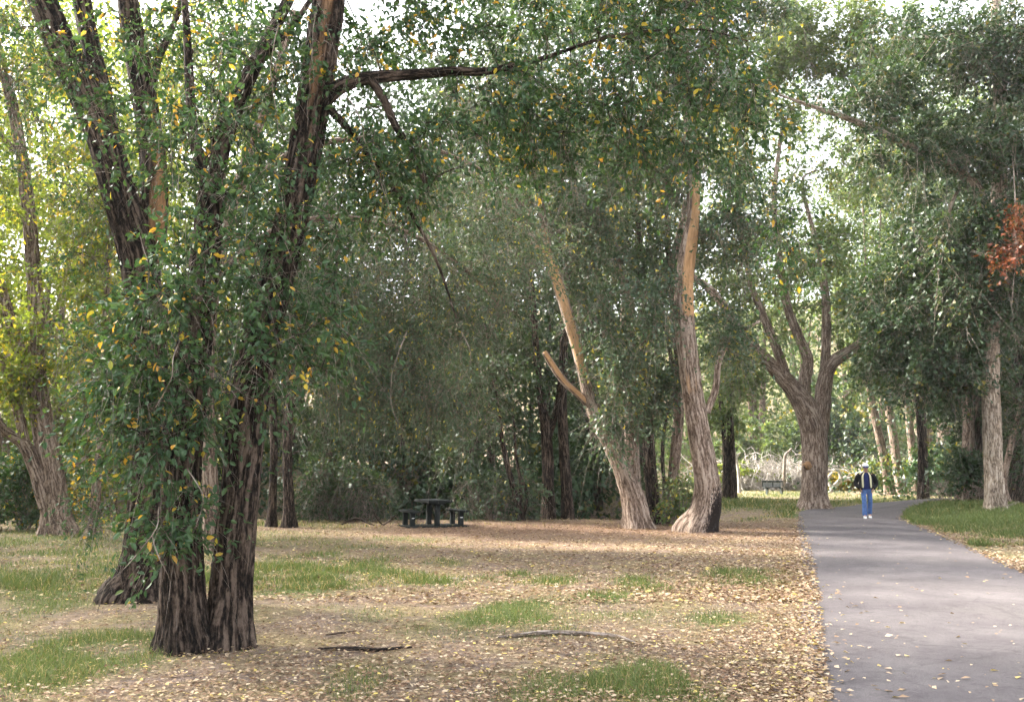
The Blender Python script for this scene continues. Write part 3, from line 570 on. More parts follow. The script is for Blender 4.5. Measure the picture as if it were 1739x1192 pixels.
T.crown([(860, 330, Yc, 140, 110, 2, 55), (960, 300, Yc, 110, 130, 2, 50), (1010, 450, Yc-.5, 70, 110, 1.5, 34), (1050, 600, Yc-.4, 60, 80, 1.0, 30), (880, 150, Yc+.5, 150, 120, 2.5, 60), (1060, 720, Yc-.5, 45, 55, .6, 10)], near=False, twigs=8, per=14, size=.10, tl=.75, droop=.7, yellow=.05, dead=.7, width=.42, twig_r=.006)
T.done()
slim('clump_tree', 'dark straight trunk right behind the base of the leaning pale trunk', 1112, 889, .21, [(1108, 840, .2), (1102, 760, .185), (1097, 680, .17), (1094, 560, .15), (1085, 420, .11), (1080, 260, .06)], 'bark_dark', 'leaf_grey', vols=[(1100, 620, -.8, 60, 110, 1, 40), (1090, 420, -.4, 90, 120, 2, 50), (1080, 240, 0, 100, 110, 2, 44)], cr=dict(size=.10))
slim('clump_tree', 'brown trunk in the gap between the leaning and the crooked trunk', 1136, 889, .19, [(1140, 840, .17), (1147, 770, .16), (1153, 690, .155), (1150, 580, .13), (1135, 440, .1), (1130, 300, .05)], 'bark_brown', 'leaf_grey', vols=[(1140, 480, .5, 60, 120, 1.6, 34), (1125, 660, -.5, 35, 70, .6, 16), (1130, 300, .5, 80, 100, 2, 30)], cr=dict(size=.10, yellow=.1))
slim('broken_tree', 'broken trunk with split orange wood high behind the leaning pale trunk', 1076, 880, .25, [(1074, 780, .22), (1070, 680, .2), (1066, 600, .2), (1064, 540, .19), (1066, 500, .17), (1060, 478, .1)], 'bark_pale', 'leaf_grey', Y=26.5, extra=[[(1066, 520, 0, .1), (1052, 440, .1, .09), (1045, 340, .2, .06)], [(1095, 600, .3, .12), (1125, 490, .4, .14), (1150, 415, .5, .12), (1165, 340, .6, .07)]], vols=[(1050, 400, 0, 60, 90, 1.5, 24)], cr=dict(size=.11))
b4 = G(1188, 902); Yk = b4[1]
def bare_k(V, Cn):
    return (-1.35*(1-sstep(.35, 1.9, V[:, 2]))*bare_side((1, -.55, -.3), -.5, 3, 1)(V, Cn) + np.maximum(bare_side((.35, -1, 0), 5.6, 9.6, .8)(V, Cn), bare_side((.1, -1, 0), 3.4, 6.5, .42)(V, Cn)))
T = Tree('crooked_pale_tree', 'thick pale crooked trunk bowed at its foot beside the path, orange stripped bark above', b4, 'bark_pale', 'leaf_grey')
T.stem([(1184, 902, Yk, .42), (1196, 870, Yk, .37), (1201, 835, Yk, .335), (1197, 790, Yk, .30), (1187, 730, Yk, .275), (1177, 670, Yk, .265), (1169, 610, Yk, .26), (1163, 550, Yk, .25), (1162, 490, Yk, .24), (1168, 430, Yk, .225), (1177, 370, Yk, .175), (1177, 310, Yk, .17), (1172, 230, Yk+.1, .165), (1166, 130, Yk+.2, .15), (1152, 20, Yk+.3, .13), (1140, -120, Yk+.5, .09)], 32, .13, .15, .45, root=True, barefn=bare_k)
T.stem([(1172, 230, Yk+.1, .1), (1200, 160, Yk, .09), (1222, 100, Yk-.1, .08), (1235, 20, Yk-.2, .06)], 12, .15)
T.stem([(1200, 700, Yk+.2, .10), (1215, 660, Yk+.3, .095), (1222, 610, Yk+.4, .08), (1250, 570, Yk+.6, .06), (1290, 545, Yk+.8, .04)], 12, .15)
T.crown([(1180, 130, Yk, 130, 130, 2.2, 60), (1110, 250, Yk, 80, 110, 1.8, 36), (1250, 350, Yk, 80, 140, 2, 44), (1230, 560, Yk+.5, 45, 70, 1, 18), (1200, 0, Yk, 170, 100, 2.5, 50), (1110, 520, Yk-.6, 40, 80, .6, 14)], near=False, twigs=8, per=14, size=.10, tl=.75, droop=.7, yellow=.05, dead=.6, width=.45, twig_r=.006)
T.crown([(4, 24, 15, 5, 4, 3, 70)], near=False, twigs=7, per=14, size=.14, tl=.9, dead=0, world=True)
T.done()

# broad spreading tree where the path bends
b5 = G(1382, 864); Yb = b5[1]
T = Tree('spreading_tree', 'broad brown tree with limbs spreading from a low fork, where the path bends', b5, 'bark_pale', 'leaf_pale')
T.stem([(1382, 864, Yb, .60), (1382, 845, Yb, .54), (1383, 800, Yb, .50), (1383, 750, Yb, .50), (1378, 715, Yb, .50), (1362, 682, Yb, .42), (1338, 650, Yb, .34), (1312, 622, Yb, .28), (1282, 592, Yb-.2, .22), (1258, 560, Yb-.4, .19), (1235, 528, Yb-.6, .17), (1208, 494, Yb-.8, .15), (1170, 465, Yb-1, .10)], 30, .18, .12, .5, root=True)
T.stem([(1390, 740, Yb, .36), (1396, 690, Yb, .33), (1402, 640, Yb, .30), (1415, 615, Yb+.1, .26), (1440, 598, Yb+.2, .24), (1468, 578, Yb+.3, .19), (1500, 530, Yb+.5, .14), (1530, 450, Yb+.6, .08)], 20, .2, .1)
T.stem([(1368, 690, Yb+.1, .26), (1366, 650, Yb+.2, .25), (1372, 612, Yb+.3, .22), (1360, 580, Yb+.4, .2), (1340, 530, Yb+.5, .18), (1325, 450, Yb+.6, .15), (1315, 340, Yb+.8, .11), (1330, 200, Yb+1, .07)], 18, .2, .1)
T.stem([(1340, 655, Yb-.1, .2), (1322, 600, Yb-.1, .18), (1300, 545, Yb, .16), (1275, 480, Yb+.1, .12), (1262, 400, Yb+.2, .08)], 16, .2, .1)
T.stem([(1400, 650, Yb+.1, .22), (1403, 580, Yb+.2, .19), (1402, 510, Yb+.4, .17), (1392, 430, Yb+.6, .13), (1375, 370, Yb+.8, .09), (1362, 310, Yb+1, .06), (1380, 292, Yb+1, .04), (1420, 286, Yb+1, .02)], 16, .2, .1)
T.stem([(1374, 792, Yb-.30, .17), (1370, 789, Yb-.42, .15), (1368, 787, Yb-.50, .11), (1367, 786, Yb-.53, .05)], 16, .05, .2, barefn=lambda V, Cn: np.full(len(V), .5))
T.crown([(1250, 440, Yb, 110, 130, 3, 34), (1330, 500, Yb, 120, 90, 3, 12), (1440, 480, Yb, 90, 110, 3, 26), (1440, 290, Yb+1, 40, 60, 2, 10), (1290, 260, Yb+1, 130, 100, 3, 24), (1490, 600, Yb+.5, 55, 60, 2, 20), (1240, 620, Yb, 40, 60, 2, 10), (1400, 400, Yb+1, 60, 60, 2.5, 10), (1370, 60, Yb+1, 130, 90, 3, 70), (1490, 90, Yb+1, 120, 100, 3, 60), (1300, 120, Yb+1, 110, 90, 3, 30), (1350, 440, Yb+1.5, 90, 90, 2, 8)],
        near=False, twigs=8, per=15, size=.15, tl=1.0, droop=.5, yellow=.05, dead=.4, twig_r=.008, maxr=.07)
T.done()

# trees on the right of the path
b6 = G(1692, 880); Yr = b6[1]
T = Tree('tall_pale_tree', 'tall straight pale trunk in the lush grass right of the path', b6, 'bark_birchy', 'leaf_dark')
T.stem([(1693, 880, Yr, .34), (1690, 850, Yr, .30), (1687, 780, Yr, .285), (1684, 690, Yr, .28), (1682, 600, Yr, .275), (1684, 500, Yr, .265), (1692, 380, Yr, .25), (1700, 250, Yr, .23), (1697, 120, Yr, .20), (1690, 0, Yr, .17), (1680, -150, Yr, .1)], 26, .15, .05, .45, root=True)
T.stem([(1694, 395, Yr, .17), (1662, 325, Yr-.1, .19), (1630, 293, Yr-.2, .18), (1590, 268, Yr-.3, .16), (1530, 240, Yr-.5, .13), (1475, 215, Yr-.7, .11), (1420, 195, Yr-.8, .085), (1370, 178, Yr-.9, .06), (1320, 160, Yr-1, .03)], 16, .18)
T.stem([(1698, 230, Yr, .14), (1715, 180, Yr, .13), (1745, 110, Yr, .12), (1780, 20, Yr, .08)], 14, .2)
T.stem([(1640, 300, Yr-.2, .05), (1615, 350, Yr-.4, .06), (1612, 390, Yr-.4, .03)], 8, .15)
T.crown([(1600, 500, Yr, 110, 110, 2.4, 80), (1540, 610, Yr+.5, 70, 60, 1.6, 34), (1640, 640, Yr+.5, 70, 60, 1.6, 44), (1700, 470, Yr, 80, 130, 2, 46), (1620, 400, Yr-.3, 100, 80, 2, 40), (1710, 250, Yr-.6, 110, 130, 2.0, 85), (1690, 420, Yr-.9, 50, 90, .8, 40), (1700, 80, Yr-.6, 90, 100, 1.6, 50), (1560, 250, Yr-.4, 120, 70, 1.8, 34), (1600, 90, Yr, 160, 110, 2.6, 60), (1470, 170, Yr-.8, 100, 60, 1.2, 26), (1480, 520, Yr+.6, 40, 60, 1.2, 12)],
        near=False, twigs=8, per=14, size=.13, tl=.95, droop=.55, yellow=.03, dead=.25, twig_r=.008, maxr=.07)
T.done()
slim('grass_bank_tree', 'shorter brown trunk left of the tall pale trunk, leafy shoots at its middle', 1634, 869, .21, [(1635, 840, .2), (1640, 790, .195), (1645, 730, .2), (1640, 660, .17), (1635, 560, .14), (1640, 400, .1)], 'bark_brown', 'leaf_dark', vols=[(1642, 790, -.4, 30, 30, .5, 16), (1630, 560, 0, 90, 80, 2, 40), (1560, 470, 0, 90, 90, 2, 30)],
     extra=[[(1640, 740, 0, .15), (1655, 690, 0, .14), (1672, 600, .2, .1)]], cr=dict(size=.14))
for k, (px, py, r, top, lab) in enumerate([(1512, 840, .30, 1470, 'leftmost thin trunk of the far row, leaning left behind the walking person'), (1530, 838, .32, 1500, 'second trunk of the far row, upright beside the leftmost leaning one'), (1556, 836, .30, 1535, 'slim grey trunk in the middle of the far row by the bend'),
                                            (1577, 836, .42, 1572, 'thicker grey trunk of the far row, left of the widest one'), (1600, 839, .50, 1606, 'widest pale trunk at the right end of the far row')]):
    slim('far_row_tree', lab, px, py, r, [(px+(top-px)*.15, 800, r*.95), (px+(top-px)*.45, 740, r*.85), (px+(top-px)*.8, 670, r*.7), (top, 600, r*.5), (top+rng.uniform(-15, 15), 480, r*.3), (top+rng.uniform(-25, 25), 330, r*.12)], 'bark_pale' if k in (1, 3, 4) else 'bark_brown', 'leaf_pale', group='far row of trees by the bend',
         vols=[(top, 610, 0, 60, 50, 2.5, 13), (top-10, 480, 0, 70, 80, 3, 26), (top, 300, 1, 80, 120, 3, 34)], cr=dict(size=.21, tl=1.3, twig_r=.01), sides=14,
         extra=[[(px+(top-px)*.4, 760, 0, r*.5), (px+(top-px)*.4-18, 730, .2, r*.4), (px+(top-px)*.4-16, 700, .3, r*.3), (px+(top-px)*.4-4, 660, .4, r*.12)]] if k in (3,) else None)
for px, py, r, tp, lab in [(1232, 832, .16, 1222, 'left one of two thin dark trunks beyond the crooked trunk'), (1243, 834, .22, 1238, 'right one of two thin dark trunks beyond the crooked trunk')]:
    slim('lawn_edge_tree', lab, px, py, r, [(px, 790, r), (px-2, 740, r*.9), (tp, 660, r*.7), (tp-4, 560, r*.4)], 'bark_dark', 'leaf_pale', Y=50, vols=[(tp-4, 700, 0, 24, 30, 1.6, 8), (tp+10, 620, 0, 50, 60, 2.5, 26)], cr=dict(size=.19, twig_r=.01))
slim('right_edge_tree', 'dark ragged tree cut off by the right edge, behind the tall pale trunk', 1725, 880, .25, [(1728, 800, .23), (1732, 700, .21), (1728, 560, .18), (1735, 380, .12)], 'bark_dark', 'leaf_dark', Y=33, vols=[(1735, 640, 0, 70, 100, 2, 50), (1745, 440, 0, 80, 120, 2, 40), (1740, 780, 0, 50, 50, 1.5, 22), (1755, 200, 0, 90, 150, 2.4, 40)], cr=dict(size=.13, dead=1.2))
slim('right_edge_tree', 'slanting bare stem low behind the tall pale trunk at the right edge', 1712, 872, .12, [(1705, 820, .11), (1716, 760, .1), (1735, 690, .07), (1765, 620, .04)], 'bark_brown', 'leaf_dark', Y=32, vols=[(1740, 700, 0, 40, 40, 1, 10)], cr=dict(size=.12, dead=1.5))
slim('undergrowth_tree', 'dim trunk in the thicket at the right, between shorter brown and tall pale trunk', 1662, 862, .16, [(1660, 800, .15), (1664, 720, .13), (1660, 620, .1)], 'bark_dark', 'leaf_dark', Y=38, vols=[(1660, 680, 0, 60, 60, 2, 30), (1665, 560, 0, 70, 80, 2, 26)], cr=dict(size=.17, dead=.6))
# a red creeper hanging from the tall pale tree
cb = P(1728, 480, Yr-2.4)
T = Tree('red_creeper', 'orange red autumn creeper hanging at the right edge of the picture', cb, 'wood_dead', 'leaf_red', cat='creeper')
T.NP.append(np.array([P(1722, y, Yr-2.4) for y in (260, 330, 400, 470, 540)])); T.NR.append(np.full(5, .02))
T.stem([(1716, 250, Yr-.45, .02), (1722, 300, Yr-2.2, .02), (1725, 420, Yr-2.4, .018), (1718, 520, Yr-2.4, .01)], 8, .1)
T.crown([(1730, 385, Yr-2.5, 18, 70, .4, 15), (1708, 440, Yr-2.5, 20, 50, .4, 7)], near=False, twigs=5, per=7, size=.12, tl=.5, droop=.9, yellow=.1, dead=.6)
T.done()

# bushes
def bush(name, label, c, rad, n, leaf, size=.14, per=14, twigs=7, dead=.3, group=None, bark='wood_dead', yellow=.05):
    c = np.array(c, float); g = gz(c[0], c[1]); T = Tree(name, label, (c[0], c[1], g), bark, leaf, cat='bush', group=group)
    for k in range(7):
        a = rng.uniform(0, 6.28); o = np.array([math.cos(a)*rad[0]*.55, math.sin(a)*rad[1]*.55])
        T.stem([(c[0]+o[0]*.1, c[1]+o[1]*.1, g-.1, .035), (c[0]+o[0]*.4, c[1]+o[1]*.4, g+rad[2]*.45, .028), (c[0]+o[0], c[1]+o[1], g+rad[2]*rng.uniform(.9, 1.3), .012)], 6, .2, world=True)
    T.NP = [np.vstack(T.NP+[np.array([[c[0], c[1], g+.4]])])]; T.NR = [np.full(len(T.NP[0]), .03)]
    T.crown([(c[0], c[1], g+rad[2]*.95, rad[0], rad[1], rad[2], n)], near=False, twigs=twigs, per=per, size=size, tl=.6, dead=dead, world=True, yellow=yellow, twig_r=.006)
    return T.done()
p = P(25, 880, 24); bush('dense_bush', 'dense dark green bush filling the left edge behind the leaning forked tree', (p[0], 24.5, 0), (1.6, 1.3, 1.25), 70, 'leaf_elm', .1)
p = P(120, 870, 30); bush('yellow_bush', 'bright yellow leaved bush between the leaning tree and the thin pale trunk', (p[0], 28.5, 0), (1.1, .9, 1.2), 40, 'leaf_yellow', .12)
p = P(575, 850, 29); bush('creek_bush', 'tangled dark bush at the creek edge left of the picnic table', (p[0], 28.6, 0), (1.7, .8, 1.0), 46, 'leaf_dark', .1, dead=2.0)
p = P(640, 850, 30); bush('creek_bush', 'twiggy brown bush just behind the left bench of the picnic table', (p[0], 28.3, 0), (1.0, .6, .8), 22, 'leaf_dark', .1, dead=3.0)
p = P(840, 850, 30); bush('creek_bush', 'low tangled bush between the picnic table and the black trunks', (p[0], 29, 0), (1.6, .8, .8), 30, 'leaf_grey', .1, dead=2.5)
p = P(1130, 870, 26); bush('gap_bush', 'green bush in the gap behind the brown clump trunk', (p[0]+.4, 26, 0), (.5, .5, .8), 14, 'leaf_pale', .1, yellow=.2)
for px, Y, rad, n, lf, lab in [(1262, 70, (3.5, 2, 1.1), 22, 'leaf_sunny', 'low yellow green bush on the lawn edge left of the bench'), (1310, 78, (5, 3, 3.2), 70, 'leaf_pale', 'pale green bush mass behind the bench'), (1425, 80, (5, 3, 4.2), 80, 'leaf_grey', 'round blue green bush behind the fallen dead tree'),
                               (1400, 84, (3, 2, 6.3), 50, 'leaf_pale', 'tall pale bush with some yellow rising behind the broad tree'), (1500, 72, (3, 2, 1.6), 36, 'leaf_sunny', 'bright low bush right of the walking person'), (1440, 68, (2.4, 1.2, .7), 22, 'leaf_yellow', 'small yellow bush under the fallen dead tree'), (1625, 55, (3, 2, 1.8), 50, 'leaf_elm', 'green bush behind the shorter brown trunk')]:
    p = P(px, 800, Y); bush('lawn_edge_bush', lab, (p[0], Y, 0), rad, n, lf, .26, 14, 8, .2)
def brush(name, label, c, rad, n, mat='wood_grey'):
    g = gz(c[0], c[1]); o = empty(name, (c[0], c[1], g), label, 'brush')
    S = np.stack([c[0]+rng.normal(size=n)*rad[0]*.45, c[1]+rng.normal(size=n)*rad[1]*.45, g+np.abs(rng.normal(size=n))*rad[2]*.3], 1); D = rng.normal(size=(n, 3)); D[:, 2] = np.abs(D[:, 2])+.2
    V, F, bk, _ = strands(S, D, rng.uniform(.8, 3.2, n), rng.uniform(0, 1, n), rng.uniform(.012, .045, n)*(1 if mat == 'wood_grey' else .6), 5, .12)
    a = Acc(); a.add(V, F, bk=bk, bare=np.zeros(len(V))); link('twigs', a.mesh('twigs', mat, True), o, kind='stuff'); return o
p = P(1300, 800, 72); brush('dead_brush', 'large grey leafless brush heap behind the bench', (p[0], 70, 0), (6.0, 2.0, 3.0), 1500)
p = P(1500, 800, 76); brush('dead_brush', 'grey leafless brush right behind the walking person', (p[0], 76, 0), (3, 2, 3.4), 420)
p = P(1680, 850, 36); brush('dead_brush', 'brown tangle of fallen twigs behind the tall pale trunk', (p[0], 36, 0), (2.6, 1.2, 1.6), 260, 'wood_dead')
p = P(780, 840, 42); brush('dead_brush', 'brown twig tangle on the far creek bank behind the picnic table', (p[0], 41, 0), (5, 1.5, 1.6), 380, 'wood_dead')

# standing and fallen dead wood
p = P(1332, 830, 66); s = Tree('dead_snag', 'pale topped dead snag standing behind the bench', (p[0], 66, gz(p[0], 66)), 'wood_dead', 'leaf_dark', cat='dead tree')
s.stem([(1330, 836, 66, .15), (1332, 800, 66, .12), (1332, 780, 66, .11)], 12, .2, root=True); s.stem([(1332, 782, 66, .11), (1334, 772, 66, .11), (1341, 765, 66, .08), (1345, 761, 66, .05)], 12, .1, barefn=lambda V, c: np.full(len(V), .0)); s.done()
p = P(1252, 830, 62); s = Tree('dead_snag', 'thin white dead stem with a side fork left of the bench', (p[0], 62, gz(p[0], 62)), 'wood_grey', 'leaf_dark', cat='dead tree')
s.stem([(1256, 838, 62, .12), (1254, 800, 62, .1), (1249, 775, 62, .1), (1245, 750, 62, .06)], 8, .2, root=True); s.stem([(1250, 778, 62, .08), (1254, 772, 62, .07), (1258, 768, 62, .04)], 8, .1); s.done()
p = P(1418, 835, 64); s = Tree('fallen_dead_tree', 'fallen bleached dead tree with curved branches behind the walking person', (p[0], 64, gz(p[0], 64)), 'wood_grey', 'leaf_dark', cat='dead tree')
s.stem([(1410, 837, 64, .16), (1418, 824, 64, .15), (1432, 815, 64, .13), (1450, 810, 64, .11), (1468, 800, 64, .06)], 12, .15, root=True)
for q in ([(1420, 822, 64, .16), (1428, 812, 64, .14), (1424, 800, 64, .12), (1415, 797, 64, .08)], [(1412, 830, 64, .14), (1407, 812, 64, .12), (1414, 802, 64, .08)], [(1450, 810, 64, .12), (1459, 800, 63.6, .1), (1462, 790, 63.4, .05)], [(1440, 813, 64, .1), (1455, 818, 63.5, .09), (1466, 826, 63.2, .06)], [(1430, 815, 64, .1), (1440, 806, 64.3, .08), (1452, 802, 64.4, .04)]): s.stem(q, 8, .15)
s.NP.append(s.NP[0]*0+s.base) if not len(s.NP[0]) else None; s.done()

# wooded masses behind: far-off foliage that reads as one
def wood(name, label, boxes, leaf, size, stems=(), bark='bark_dark'):
    A_ = Acc(); Bk = Acc()
    for x0, x1, y0, y1, z0, z1, ncl, per, cr_ in boxes:
        c = np.stack([rng.uniform(x0, x1, ncl), rng.uniform(y0, y1, ncl), rng.uniform(0, 1, ncl)**1.15], 1)
        keep = fbm2(c[:, 0], c[:, 2]*(z1-z0), .22, 44, 3) > .29+.10*c[:, 2]; c = c[keep]
        g = gza(c[:, 0], c[:, 1]); c[:, 2] = g + z0 + c[:, 2]*(z1-z0)*(0.75+.5*fbm2(c[:, 0], c[:, 1]*0, .12, 46, 2))
        i = np.repeat(np.arange(len(c)), per); p_ = c[i] + rng.normal(size=(len(i), 3))*cr_*np.array([1, 1, .6]); p_[:, 2] = np.maximum(p_[:, 2], g[i]+.1)
        ax = rng.normal(size=p_.shape); ax[:, 2] -= .5; nr = rng.normal(size=p_.shape)*.8+np.array([0, 0, .8])
        lc = np.clip(rng.uniform(0, .5, len(c))[i]+rng.uniform(0, .42, len(i)), 0, .9); yel = (rng.uniform(0, 1, len(c)) < .07)[i] & (rng.uniform(0, 1, len(i)) < .6); lc = np.where(yel, rng.uniform(.92, 1, len(i)), lc)
        V, F, l = tri_leaves(p_, ax, nr, size*rng.uniform(.6, 1.4, len(i)), lc, .6); A_.add(V, F, lc=l)
    for x, y, r, h in stems:
        g = gz(x, y); k = rng.normal(size=4)*.5; q = spline([(x, y, g-.3, r*1.3), (x+k[0]*.3, y, g+h*.3, r), (x+k[1], y+k[2], g+h*.65, r*.7), (x+k[3]*2, y, g+h, r*.2)], .8)
        V, F, bk = tube(q[:, :3], q[:, 3], 8, 0, seed=int(x*7) % 50); Bk.add(V, F, bk=bk, bare=np.zeros(len(V)))
    o = link(name, A_.mesh(name, leaf), kind='stuff', label=label, category='woodland')
    if Bk.n: link('stems', Bk.mesh('stems', bark, True), o, kind='stuff')
    return o
def stems(n, x0, x1, y0, y1, r0, r1, h0, h1): return [(rng.uniform(x0, x1), rng.uniform(y0, y1), rng.uniform(r0, r1), rng.uniform(h0, h1)) for _ in range(n)]
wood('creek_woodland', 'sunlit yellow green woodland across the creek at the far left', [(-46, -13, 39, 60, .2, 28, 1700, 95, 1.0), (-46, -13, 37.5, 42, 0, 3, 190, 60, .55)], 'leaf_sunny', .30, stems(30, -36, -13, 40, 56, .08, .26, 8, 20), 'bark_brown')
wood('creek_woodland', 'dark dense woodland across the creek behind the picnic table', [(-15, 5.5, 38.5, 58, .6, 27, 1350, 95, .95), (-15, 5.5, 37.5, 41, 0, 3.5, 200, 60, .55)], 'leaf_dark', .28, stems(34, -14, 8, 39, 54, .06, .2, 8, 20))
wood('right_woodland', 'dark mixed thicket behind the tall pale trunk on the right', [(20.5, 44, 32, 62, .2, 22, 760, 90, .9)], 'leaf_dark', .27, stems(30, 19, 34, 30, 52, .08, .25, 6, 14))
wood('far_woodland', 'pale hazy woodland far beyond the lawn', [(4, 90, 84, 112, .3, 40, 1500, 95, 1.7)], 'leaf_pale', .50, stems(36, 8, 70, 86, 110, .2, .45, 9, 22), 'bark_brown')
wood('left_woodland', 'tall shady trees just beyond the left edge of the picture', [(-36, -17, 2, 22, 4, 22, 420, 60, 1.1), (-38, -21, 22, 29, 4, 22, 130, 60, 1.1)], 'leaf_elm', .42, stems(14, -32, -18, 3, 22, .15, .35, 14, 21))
# ------------------------------------------------------------------ furniture, person, ground cover
plain('table_paint', (.007, .010, .009), .7, .25, .35, 12)
plain('sticker', (.75, .75, .75), .5, .3, .05, 20, bump=0)
plain('bench_paint', (.030, .040, .036), .5, .4, .3, 12)
plain('slat_grey', (.30, .31, .31), .6, .3, .2, 9)
def box_bm(bm, c, d, bev=.01, rot=None):
    r = bmesh.ops.create_cube(bm, size=1); vs = r['verts']
    for v in vs: v.co = Vector((v.co.x*d[0], v.co.y*d[1], v.co.z*d[2]))
    es = list({e for v in vs for e in v.link_edges})
    if bev: vs = list({v for f in bmesh.ops.bevel(bm, geom=es, offset=bev, segments=2, affect='EDGES')['faces'] for v in f.verts} | set(v for v in vs if v.is_valid))
    for v in vs:
        if rot is not None: v.co = rot @ v.co
        v.co += Vector(c)
def bmobj(name, bm, mat, parent=None, smooth=False, local=True):
    me = bpy.data.meshes.new(name); bm.to_mesh(me); bm.free(); me.materials.append(MATS[mat])
    for p_ in me.polygons: p_.use_smooth = smooth
    o = bpy.data.objects.new(name, me); C.objects.link(o)
    if parent: o.parent = parent
    return o
from mathutils import Matrix
tp = G(735, 894)
tb = empty('picnic_table', tp, 'dark slab picnic table with two attached benches on the leaf covered ground', 'picnic table'); tb.rotation_euler = (0, 0, R(21)); tb.location.z -= .0
bm = bmesh.new(); box_bm(bm, (0, 0, .70), (.72, 1.5, .075), .02); bmobj('table_top', bm, 'table_paint', tb)
for y in (-.42, .42):
    bm = bmesh.new(); box_bm(bm, (0, y, .31), (.13, .15, .78), .012); bmobj('pedestal', bm, 'table_paint', tb)
    bm = bmesh.new(); box_bm(bm, (0, y, .635), (.44, .13, .06), .01); bmobj('support_arm', bm, 'table_paint', tb)
bm = bmesh.new(); box_bm(bm, (0, 0, .006), (1.75, 1.2, .05), .01); bmobj('base_slab', bm, 'table_paint', tb)
for s in (-1, 1):
    bm = bmesh.new(); box_bm(bm, (s*.70, 0, .425), (.30, 1.3, .06), .015); bo = bmobj('bench_seat', bm, 'table_paint', tb)
    for y in (-.4, .4):
        bm = bmesh.new(); box_bm(bm, (s*.70, y, .20), (.13, .14, .40), .012); lg = bmobj('bench_leg', bm, 'table_paint', tb)
        if y < 0:
            bm = bmesh.new(); box_bm(bm, (s*.70, y-.0715, .25), (.07, .004, .018), 0); bmobj('reflector', bm, 'sticker', lg)
# bench on the far lawn
bp_ = P(1315, 838, 58); bo = empty('park_bench', (bp_[0], 58, gz(bp_[0], 58)), 'dark slatted park bench standing alone on the far lawn', 'bench'); bo.rotation_euler = (0, 0, R(10))
for x in (-.5, .5):
    bm = bmesh.new(); box_bm(bm, (x, 0, .2), (.07, .30, .46), .01); bmobj('leg', bm, 'bench_paint', bo)
    bm = bmesh.new(); box_bm(bm, (x, .24, .62), (.06, .05, .52), .01, None); bmobj('back_post', bm, 'bench_paint', bo)
for k in range(3):
    bm = bmesh.new(); box_bm(bm, (0, -.2+k*.16, .44), (1.5, .13, .045), .008); bmobj('seat_slat', bm, 'bench_paint', bo)
for k, z in enumerate((.55, .685, .82)):
    bm = bmesh.new(); box_bm(bm, (0, .195, z), (1.42, .04, .115), .008); bmobj('back_slat', bm, 'bench_paint' if k == 2 else 'slat_grey', bo)
for x in (-.7, 0, .7):
    bm = bmesh.new(); box_bm(bm, (x, .165, .68), (.07, .02, .38), .006); bmobj('back_brace', bm, 'bench_paint', bo)

# person walking towards the camera, head bowed, hands in pockets
plain('skin', (.36, .20, .14), .55, .35, .08, 40); plain('denim', (.060, .115, .27), .85, .2, .28, 18); plain('jacket_black', (.010, .010, .012), .8, .2, .3, 30)
plain('lining', (.50, .47, .31), .95, .1, .2, 60); plain('shirt_navy', (.016, .022, .085), .85, .2, .2, 30); plain('cap_white', (.78, .78, .80), .8, .2, .05, 30); plain('cap_navy', (.03, .035, .09), .7, .3, .1, 30)
plain('shoe_white', (.62, .62, .62), .6, .3, .1, 30); plain('sole_dark', (.02, .02, .02), .8, .2, .1, 30); plain('eye_dark', (.015, .012, .012), .2, .5, .05, 30); plain('lip', (.28, .11, .09), .6, .3, .05, 30); plain('hair_grey', (.22, .20, .18), .9, .2, .2, 60)
def skin(name, joints, edges, root, mat, parent=None, sub=2):
    me = bpy.data.meshes.new(name); names = list(joints); me.from_pydata([joints[k][0] for k in names], [(names.index(a), names.index(b_)) for a, b_ in edges], [])
    o = bpy.data.objects.new(name, me); C.objects.link(o); md = o.modifiers.new('skin', 'SKIN'); md.use_smooth_shade = True
    if not me.skin_vertices: me.attributes
    for k, sv in zip(names, me.skin_vertices[0].data):
        r = joints[k][1]; sv.radius = r if isinstance(r, tuple) else (r, r); sv.use_root = (k == root)
    s = o.modifiers.new('sub', 'SUBSURF'); s.levels = s.render_levels = sub
    dg = bpy.context.evaluated_depsgraph_get(); dg.update(); m2 = bpy.data.meshes.new_from_object(o.evaluated_get(dg)); m2.name = name
    o.modifiers.clear(); o.data = m2; m2.materials.clear(); m2.materials.append(MATS[mat])
    for p_ in m2.polygons: p_.use_smooth = True
    if parent: o.parent = parent
    return o
J = {'pel': ((0, 0, .95), (.13, .10)), 'sp1': ((0, .0, 1.08), (.125, .095)), 'sp2': ((0, .0, 1.25), (.14, .105)), 'ch': ((0, -.01, 1.38), (.13, .09)), 'nk': ((0, -.03, 1.47), .058), 'nk2': ((0, -.055, 1.53), .055), 'hd': ((0, -.075, 1.595), (.070, .085)), 'hd2': ((0, -.075, 1.665), (.074, .092)), 'hd3': ((0, -.06, 1.72), (.055, .07)), 'no': ((0, -.17, 1.60), .012)}
E = [('pel', 'sp1'), ('sp1', 'sp2'), ('sp2', 'ch'), ('ch', 'nk'), ('nk', 'nk2'), ('nk2', 'hd'), ('hd', 'hd2'), ('hd2', 'hd3'), ('hd', 'no')]
legs = {-1: ((-.09, 0, .90), (-.10, -.10, .50), (-.105, -.13, .09), (-.115, -.27, .035)), 1: ((.09, 0, .90), (.10, .03, .49), (.085, .16, .12), (.095, .03, .035))}
